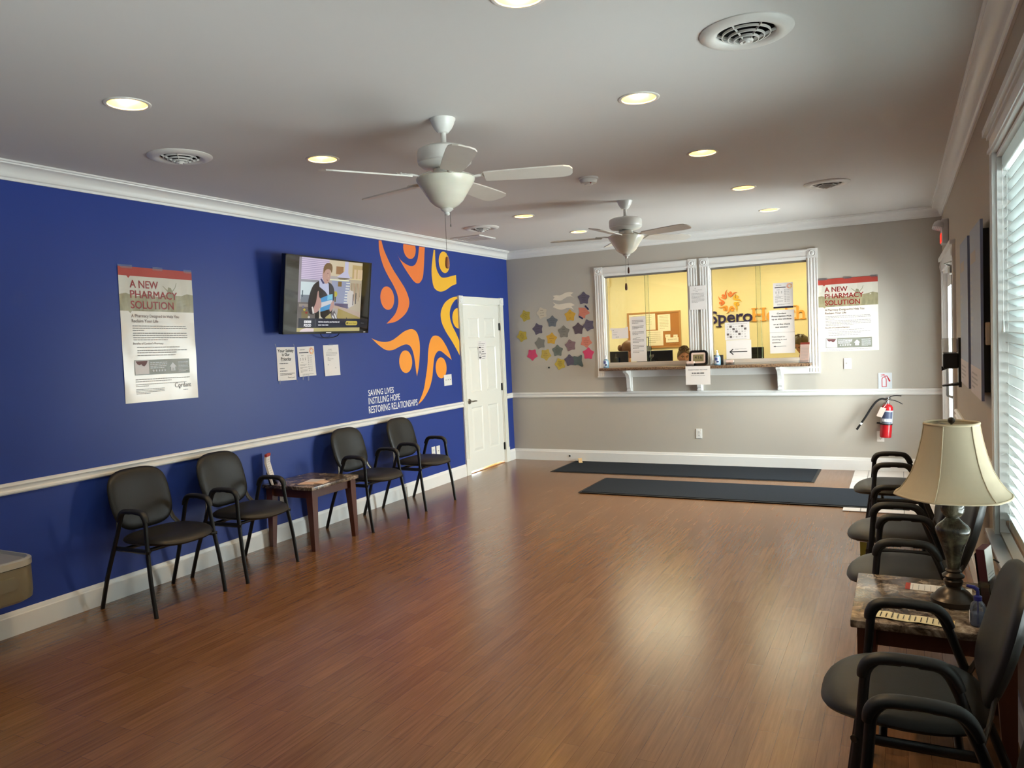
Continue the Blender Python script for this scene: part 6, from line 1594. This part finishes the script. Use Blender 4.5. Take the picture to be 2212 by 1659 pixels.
p = thing('office_shelf', 'low office cabinet under the cork board', 'cabinet', T(-3.45, 11.33, 0)); MB().rbox((-.6, -.25, 0.0005), (.6, .25, .874), .006).build('body', m_desk, p); 
for s in (-1, 1): MB().box((s * .30 - .285, -.262, .03), (s * .30 + .285, -.25, .85)).build('cabinet_door', mat('cabinet_front', (186, 162, 128), .45), p)
p = thing('junction_box', 'cream junction box with a conduit on the office wall', 'junction box', onback(-4.165, 2.355, 0, YO)); MB().rbox((-.052, 0, .001), (.052, .135, .06), .004).build('box', mat('cream_metal', (236, 222, 168), .5), p); MB().tube([(.012, 0, .014), (.012, -.64, .014)], .010, 10).build('conduit', mat('cream_metal', (236, 222, 168), .5), p, 50)
# wall logo of the office: flower and raised serif letters
lg = thing('wall_logo', 'raised flower logo with navy and orange serif letters on the office wall', 'wall logo', onback(0, 0, .001, YO))
m_navy = mat('navy_letters', (40, 32, 78), .4); m_orl = mat('orange_letters', (240, 166, 70), .4)
def serif_word(mb, s, x, y, xh, w, depth=.018):
    """upright letters with slab feet added to plain lettering"""
    v, f = text_geo(s, .012, 0)
    x0 = min(p_[0] for p_ in v); x1 = max(p_[0] for p_ in v); sx_ = w / (x1 - x0); sy_ = xh / .70
    n = len(v)
    P = [(x + (p_[0] - x0) * sx_, y + p_[1] * sy_) for p_ in v]
    mb.add([(a, b, depth) for a, b in P], f)
    ed = {}
    for q in f:
        for i in range(len(q)):
            a, b = q[i], q[(i + 1) % len(q)]
            k = (min(a, b), max(a, b)); ed[k] = None if k in ed else (a, b)
    for e in ed.values():
        if e: a, b = e; mb.add([(*P[a], 0), (*P[b], 0), (*P[b], depth), (*P[a], depth)], [(0, 1, 2, 3)])
def foot(mb, x, y, w, h=.012, d=.0185): mb.box((x - w / 2, y, 0), (x + w / 2, y + h, d))
LX0, LB = -2.560, 1.692
mb = MB(); serif_word(mb, 'Spero', LX0, LB, .178, .618)
for (x, y, w_) in ((-2.432, 1.634, .085), (-2.437, 1.803, .05), (-2.095, LB, .075), (-2.10, 1.803, .05)): foot(mb, x, y, w_)
mb.build('navy_letters', m_navy, lg)
mb = MB(); serif_word(mb, 'Health', -1.935, LB, .190, .715)
for (x, y, w_) in ((-1.908, LB, .085), (-1.908, 1.872, .085), (-1.790, LB, .085), (-1.790, 1.872, .085), (-1.338, LB, .075), (-1.243, LB, .075), (-1.345, 1.880, .05)): foot(mb, x, y, w_)
mb.build('orange_letters', m_orl, lg)
mb = MB(); flower(mb, -2.266, 2.0, .180, 0, .015, None, 7, (2, 2, 1, 1, 0, 0, 0)); mb.build('flower', [MC['O'], MC['Y'], MC['A']], lg)
# office ceiling light panels
m_panel = mat('office_light_panel', (255, 240, 200), .5, emit=(255, 222, 150), es=4)
for x, y, lab in ((-3.1, 10.5, 'office ceiling light panel above the left desk'), (-1.2, 10.5, 'office ceiling light panel above the right desk')):
    p = thing('office_light', lab, 'ceiling light', T(x, y, H), 'office ceiling lights')
    MB().box((-.62, -.32, -.02), (.62, .32, -.0005)).build('frame', m_white, p); MB().rect(-.58, -.28, .58, .28, 0, T(0, 0, -.0205) @ RX(180)).build('diffuser', m_panel, p)
    area('office_glow', (x, y, H - .03), (0, 0, 0), 1.16, OFFICE_W, (1, .94, .76), .56)
# ------------------------------------------------------------------ staff seated behind the glass
m_skin = mat('skin', (206, 150, 122), .5, sub=.15, var=.05)
def skin_mesh(verts, edges, radii, levels=1, root=0):
    me = bpy.data.meshes.new('figure'); me.from_pydata([tuple(v) for v in verts], edges, [])
    o = bpy.data.objects.new('figure', me); COL.objects.link(o)
    md = o.modifiers.new('skin', 'SKIN'); md.use_smooth_shade = True
    sv = me.skin_vertices[0].data
    for i, r in enumerate(radii): sv[i].radius = (r, r) if not isinstance(r, tuple) else r
    for i in range(len(verts)): sv[i].use_root = (i == root)
    sb = o.modifiers.new('sub', 'SUBSURF'); sb.levels = levels; sb.render_levels = levels
    bpy.context.view_layer.update()
    m2 = bpy.data.meshes.new_from_object(o.evaluated_get(bpy.context.evaluated_depsgraph_get()))
    v = [tuple(p.co) for p in m2.vertices]; f = [tuple(p.vertices) for p in m2.polygons]
    bpy.data.objects.remove(o); bpy.data.meshes.remove(me); bpy.data.meshes.remove(m2)
    return v, f
def head_geo(s=1.0):
    """head facing -Y, centred on the ear line"""
    n, m = 36, 28; v = []; f = []
    for k in range(m + 1):
        ph = PI * k / m; z = math.cos(ph)
        for i in range(n):
            a = 2 * PI * i / n; x, y = math.sin(ph) * math.cos(a), math.sin(ph) * math.sin(a)
            X, Y, Z = x * .076, y * .096, z * .116
            if z < 0:
                t = -z; X *= 1 - .30 * t ** 1.5; Y *= 1 - (.34 if y > 0 else .10) * t
                if y < 0: Y -= .010 * t
            if y < -.2:
                fr = max(0, 1 - (X / .028) ** 2)
                def g(zc, w): return math.exp(-((Z - zc) / w) ** 2)
                Y -= .024 * max(0, 1 - (X / .016) ** 2) * g(-.028, .016) + .010 * max(0, 1 - (X / .012) ** 2) * g(-.006, .016)
                Y += .012 * math.exp(-((abs(X) - .032) / .014) ** 2) * g(.004, .012)
                Y -= .004 * g(.024, .010) * math.exp(-(X / .05) ** 2)
                Y -= .006 * math.exp(-(X / .022) ** 2) * (g(-.060, .006) + g(-.070, .006)) + .008 * math.exp(-(X / .02) ** 2) * g(-.098, .012)
            v.append((X * s, Y * s, Z * s))
    for k in range(m):
        for i in range(n):
            j = (i + 1) % n; f.append((k * n + i, (k + 1) * n + i, (k + 1) * n + j, k * n + j))
    mb = MB(); mb.add(v, f)
    for sd_ in (-1, 1):
        mb.sphere((sd_ * .076 * s, .010 * s, -.010 * s), .03 * s, 12, 8, (.28, .62, 1.05))
    return mb
def person(name_label, loc, rz, pitch, shirt_col, hair_fn, skin=None):
    """seated on an office chair: origin on the floor, facing -Y; loc.z gives the height of the head centre"""
    x, y, hz = loc
    p = thing('person', name_label, 'person', T(x, y, 0) @ RZ(rz), 'staff behind the reception windows')
    sh_ = hz - .255        # shoulder height
    hp = sh_ - .50         # hip height
    V = []; E = []; Rr = []
    def add(pt, r, par=None):
        V.append(pt); Rr.append(r)
        if par is not None: E.append((par, len(V) - 1))
        return len(V) - 1
    pel = add((0, .04, hp), (.15, .11)); w1 = add((0, .03, hp + .17), (.13, .10), pel); ch = add((0, .02, hp + .36), (.155, .105), w1); nb = add((0, .015, sh_ + .01), (.085, .075), ch); nk = add((0, .0, sh_ + .09), .052, nb); nt_ = add((0, -.012, sh_ + .16), .050, nk)
    chains = []
    for s in (-1, 1):
        a = add((s * .165, .02, sh_ - .035), .062, ch); e = add((s * .215, .02, sh_ - .30), .045, a); e2 = add((s * .20, -.05, sh_ - .345), .042, e); w = add((s * .12, -.22, sh_ - .36), .030, e2); pm = add((s * .10, -.28, sh_ - .362), (.036, .018), w)
        for q, (dx, L) in enumerate(((-.028, .062), (-.010, .074), (.009, .072), (.026, .058))):
            k1 = add((s * .10 + dx, -.315, sh_ - .362), .009, pm); k2 = add((s * .10 + dx * 1.1, -.315 - L * .5, sh_ - .366), .0085, k1); add((s * .10 + dx * 1.15, -.315 - L * .95, sh_ - .384), .0075, k2)
        t1 = add((s * (.10 - .042), -.285, sh_ - .368), .010, pm); add((s * (.10 - .055), -.325, sh_ - .376), .0085, t1)
        h = add((s * .095, -.02, hp - .02), .088, pel); kn = add((s * .11, -.44, hp + .0), .062, h); an = add((s * .11, -.46, hp - .42), .040, kn); add((s * .11, -.60, hp - .455), (.042, .030), an)
    v, f = skin_mesh(V, E, Rr, 1)
    body = MB(); body.add(v, f)
    hg = head_geo(); Mh = T(0, -.02, hz) @ RX(pitch)
    body.add(hg.v, hg.f, Mh)
    b = body.build('body', skin or m_skin, p)
    md = b.modifiers.new('merge', 'REMESH'); md.mode = 'VOXEL'; md.voxel_size = .0075; md.use_smooth_shade = True
    # clothes: torso with sleeves, trousers
    TV = []; TE = []; TR = []
    keep = {}
    for i, (pt, r) in enumerate(zip(V, Rr)): pass
    def sub(idx, grow):
        mp_ = {}; vv = []; rr = []; ee = []
        for i in idx:
            mp_[i] = len(vv); vv.append(V[i]); r = Rr[i]; rr.append(tuple(q + grow for q in r) if isinstance(r, tuple) else r + grow)
        for a, c in E:
            if a in mp_ and c in mp_: ee.append((mp_[a], mp_[c]))
        return vv, ee, rr
    arm0 = 6; per = 5 + 12 + 2 + 4
    arms = [arm0, arm0 + 1, arm0 + 2, arm0 + per, arm0 + per + 1, arm0 + per + 2]
    legs = []
    for s in (0, 1): base = arm0 + s * per + 19; legs += [base, base + 1, base + 2]
    vv, ee, rr = sub([0, 1, 2, 3] + arms, .020); v, f = skin_mesh(vv, ee, rr, 1); MB().add(v, f).build('shirt', mat('cloth_%d_%d_%d' % shirt_col, shirt_col, .85), p, 180)
    vv, ee, rr = sub([0] + legs, .012); v, f = skin_mesh(vv, ee, rr, 1); MB().add(v, f).build('trousers', mat('dark_trousers', (40, 42, 56), .85), p, 180)
    fc = MB()
    for s in (-1, 1): fc.add(*_ball((s * .031, -.0875, .004), .0105, (1, .6, .58)), M=Mh)
    e_ = fc.build('eyes', mat('eye_white', (226, 220, 214), .25), p, 180)
    ir = MB()
    for s in (-1, 1): ir.add(*_ball((s * .031, -.0935, .004), .0052, (1, .4, 1)), M=Mh)
    ir.build('irises', mat('dark_iris', (46, 32, 26), .2), p, 180)
    br = MB()
    for s in (-1, 1): br.tube([Mh @ Vector((s * .016, -.097, .018)), Mh @ Vector((s * .034, -.094, .023)), Mh @ Vector((s * .050, -.083, .018))], [.004, .005, .003], 6)
    br.build('eyebrows', mat('brow_hair', (70, 48, 32), .8), p, 180)
    lp = MB(); lp.tube([Mh @ Vector((-.024, -.080, -.064)), Mh @ Vector((0, -.0925, -.066)), Mh @ Vector((.024, -.080, -.064))], [.003, .005, .003], 6); lp.build('lips', mat('lip', (160, 92, 84), .5), p, 180)
    hair_fn(p, Mh)
    oc = thing('office_chair', name_label.replace('person', 'dark office chair of the person') if False else 'dark swivel chair under the ' + hair_fn.__doc__, 'chair', T(x, y, 0) @ RZ(rz), 'swivel chairs behind the glass')
    sz = hp - .170
    MB().rbox((-.24, -.26, sz - .06), (.24, .22, sz), .03, 3).build('seat', m_vinyl, oc, 50); MB().rbox((-.20, .22, sz + .10), (.20, .28, sz + .52), .025, 3).build('backrest', m_vinyl, oc, 50)
    mb = MB(); mb.tube([(0, 0, .09), (0, 0, sz - .05)], .028, 12); mb.box((-.03, .0, sz - .075), (.03, .27, sz - .055)); mb.box((-.03, .255, sz - .075), (.03, .275, sz + .2)); mb.build('column', m_black, oc)
    for k in range(5):
        a = 72 * k; mb = MB(); mb.tube([(0, 0, .09), (.28, 0, .065)], [.022, .015], 8, M=RZ(a)); q = mb.build('foot_spoke', m_black, oc); cs = MB(); cs.tube([(.28, -.02, .030), (.28, .02, .030)], .0295, 14, M=RZ(a)); cs.build('caster', m_black, q, 50)
    return p
def _ball(c, r, sc):
    mb = MB(); mb.sphere(c, r, 12, 8, sc); return mb.v, mb.f
def hair_cap(p, Mh, col, zmin_front, zmin_back, grow=.012, spikes=0, seed=1, bun=None, name='hair'):
    n, m = 40, 22; v = []; f = []; r = random.Random(seed)
    for k in range(m + 1):
        for i in range(n):
            a = 2 * PI * i / n
            fr = .5 - .5 * math.sin(a)               # 1 at the face
            pm = math.acos(max(-1, min(1, (zmin_back + (zmin_front - zmin_back) * fr ** 1.6) / .116)))
            ph = pm * k / m
            g = grow * (1 - .55 * (k / m) ** 4) * (1 + .12 * r.uniform(-1, 1))
            x, y, z = math.sin(ph) * math.cos(a), math.sin(ph) * math.sin(a), math.cos(ph)
            sh = 1 - .30 * max(0, -z) ** 1.5; sb = 1 - (.34 if y > 0 else .10) * max(0, -z)
            v.append((x * (.076 + g) * sh, y * (.096 + g) * sb, z * (.116 + g)))
    for k in range(m):
        for i in range(n):
            j = (i + 1) % n; f.append((k * n + i, (k + 1) * n + i, (k + 1) * n + j, k * n + j))
    mb = MB(); mb.add(v, f, Mh)
    for q in range(spikes):
        a = r.uniform(0, 2 * PI); ph = r.uniform(.0, .85)
        d = Vector((math.sin(ph) * math.cos(a) * .085, math.sin(ph) * math.sin(a) * .105, math.cos(ph) * .124))
        t = d * 1.12 + Vector((r.uniform(-.012, .018), -.016, .014)); mb.tube([Mh @ (d * .97), Mh @ ((d + t) / 2), Mh @ t], [.012, .009, .002], 6)
    if bun:
        mb.add(*_ball(bun[0], bun[1], (1, .9, 1.1)), M=Mh)
    return mb.build(name, mat('hair_%d_%d_%d' % col, col, .55, var=.45, scale=60, stretch=(6, 6, .6)), p, 180)
def h_man(p, Mh):
    """person with short spiky hair"""
    hair_cap(p, Mh, (104, 82, 44), .066, -.06, .012, 70, 3)
def h_woman(p, Mh):
    """person with tied-back brown hair"""
    hair_cap(p, Mh, (122, 84, 40), .070, -.085, .014, 0, 5, ((.0, .112, .01), .042))
def h_right(p, Mh):
    """person bent forward on the right"""
    hair_cap(p, Mh, (112, 98, 70), .060, -.075, .016, 16, 8)
person('person with short spiky hair looking out over the sill of the left window', (-2.575, 10.02, 1.255), 24, 6, (96, 110, 140), h_man)
person('person with tied-back brown hair turned away behind the long sheet', (-3.365, 10.05, 1.372), 118, 10, (52, 84, 170), h_woman)
person('person with ash brown hair bent forward at the right edge of the right window', (-1.085, 10.02, 1.362), -30, 32, (196, 150, 140), h_right)
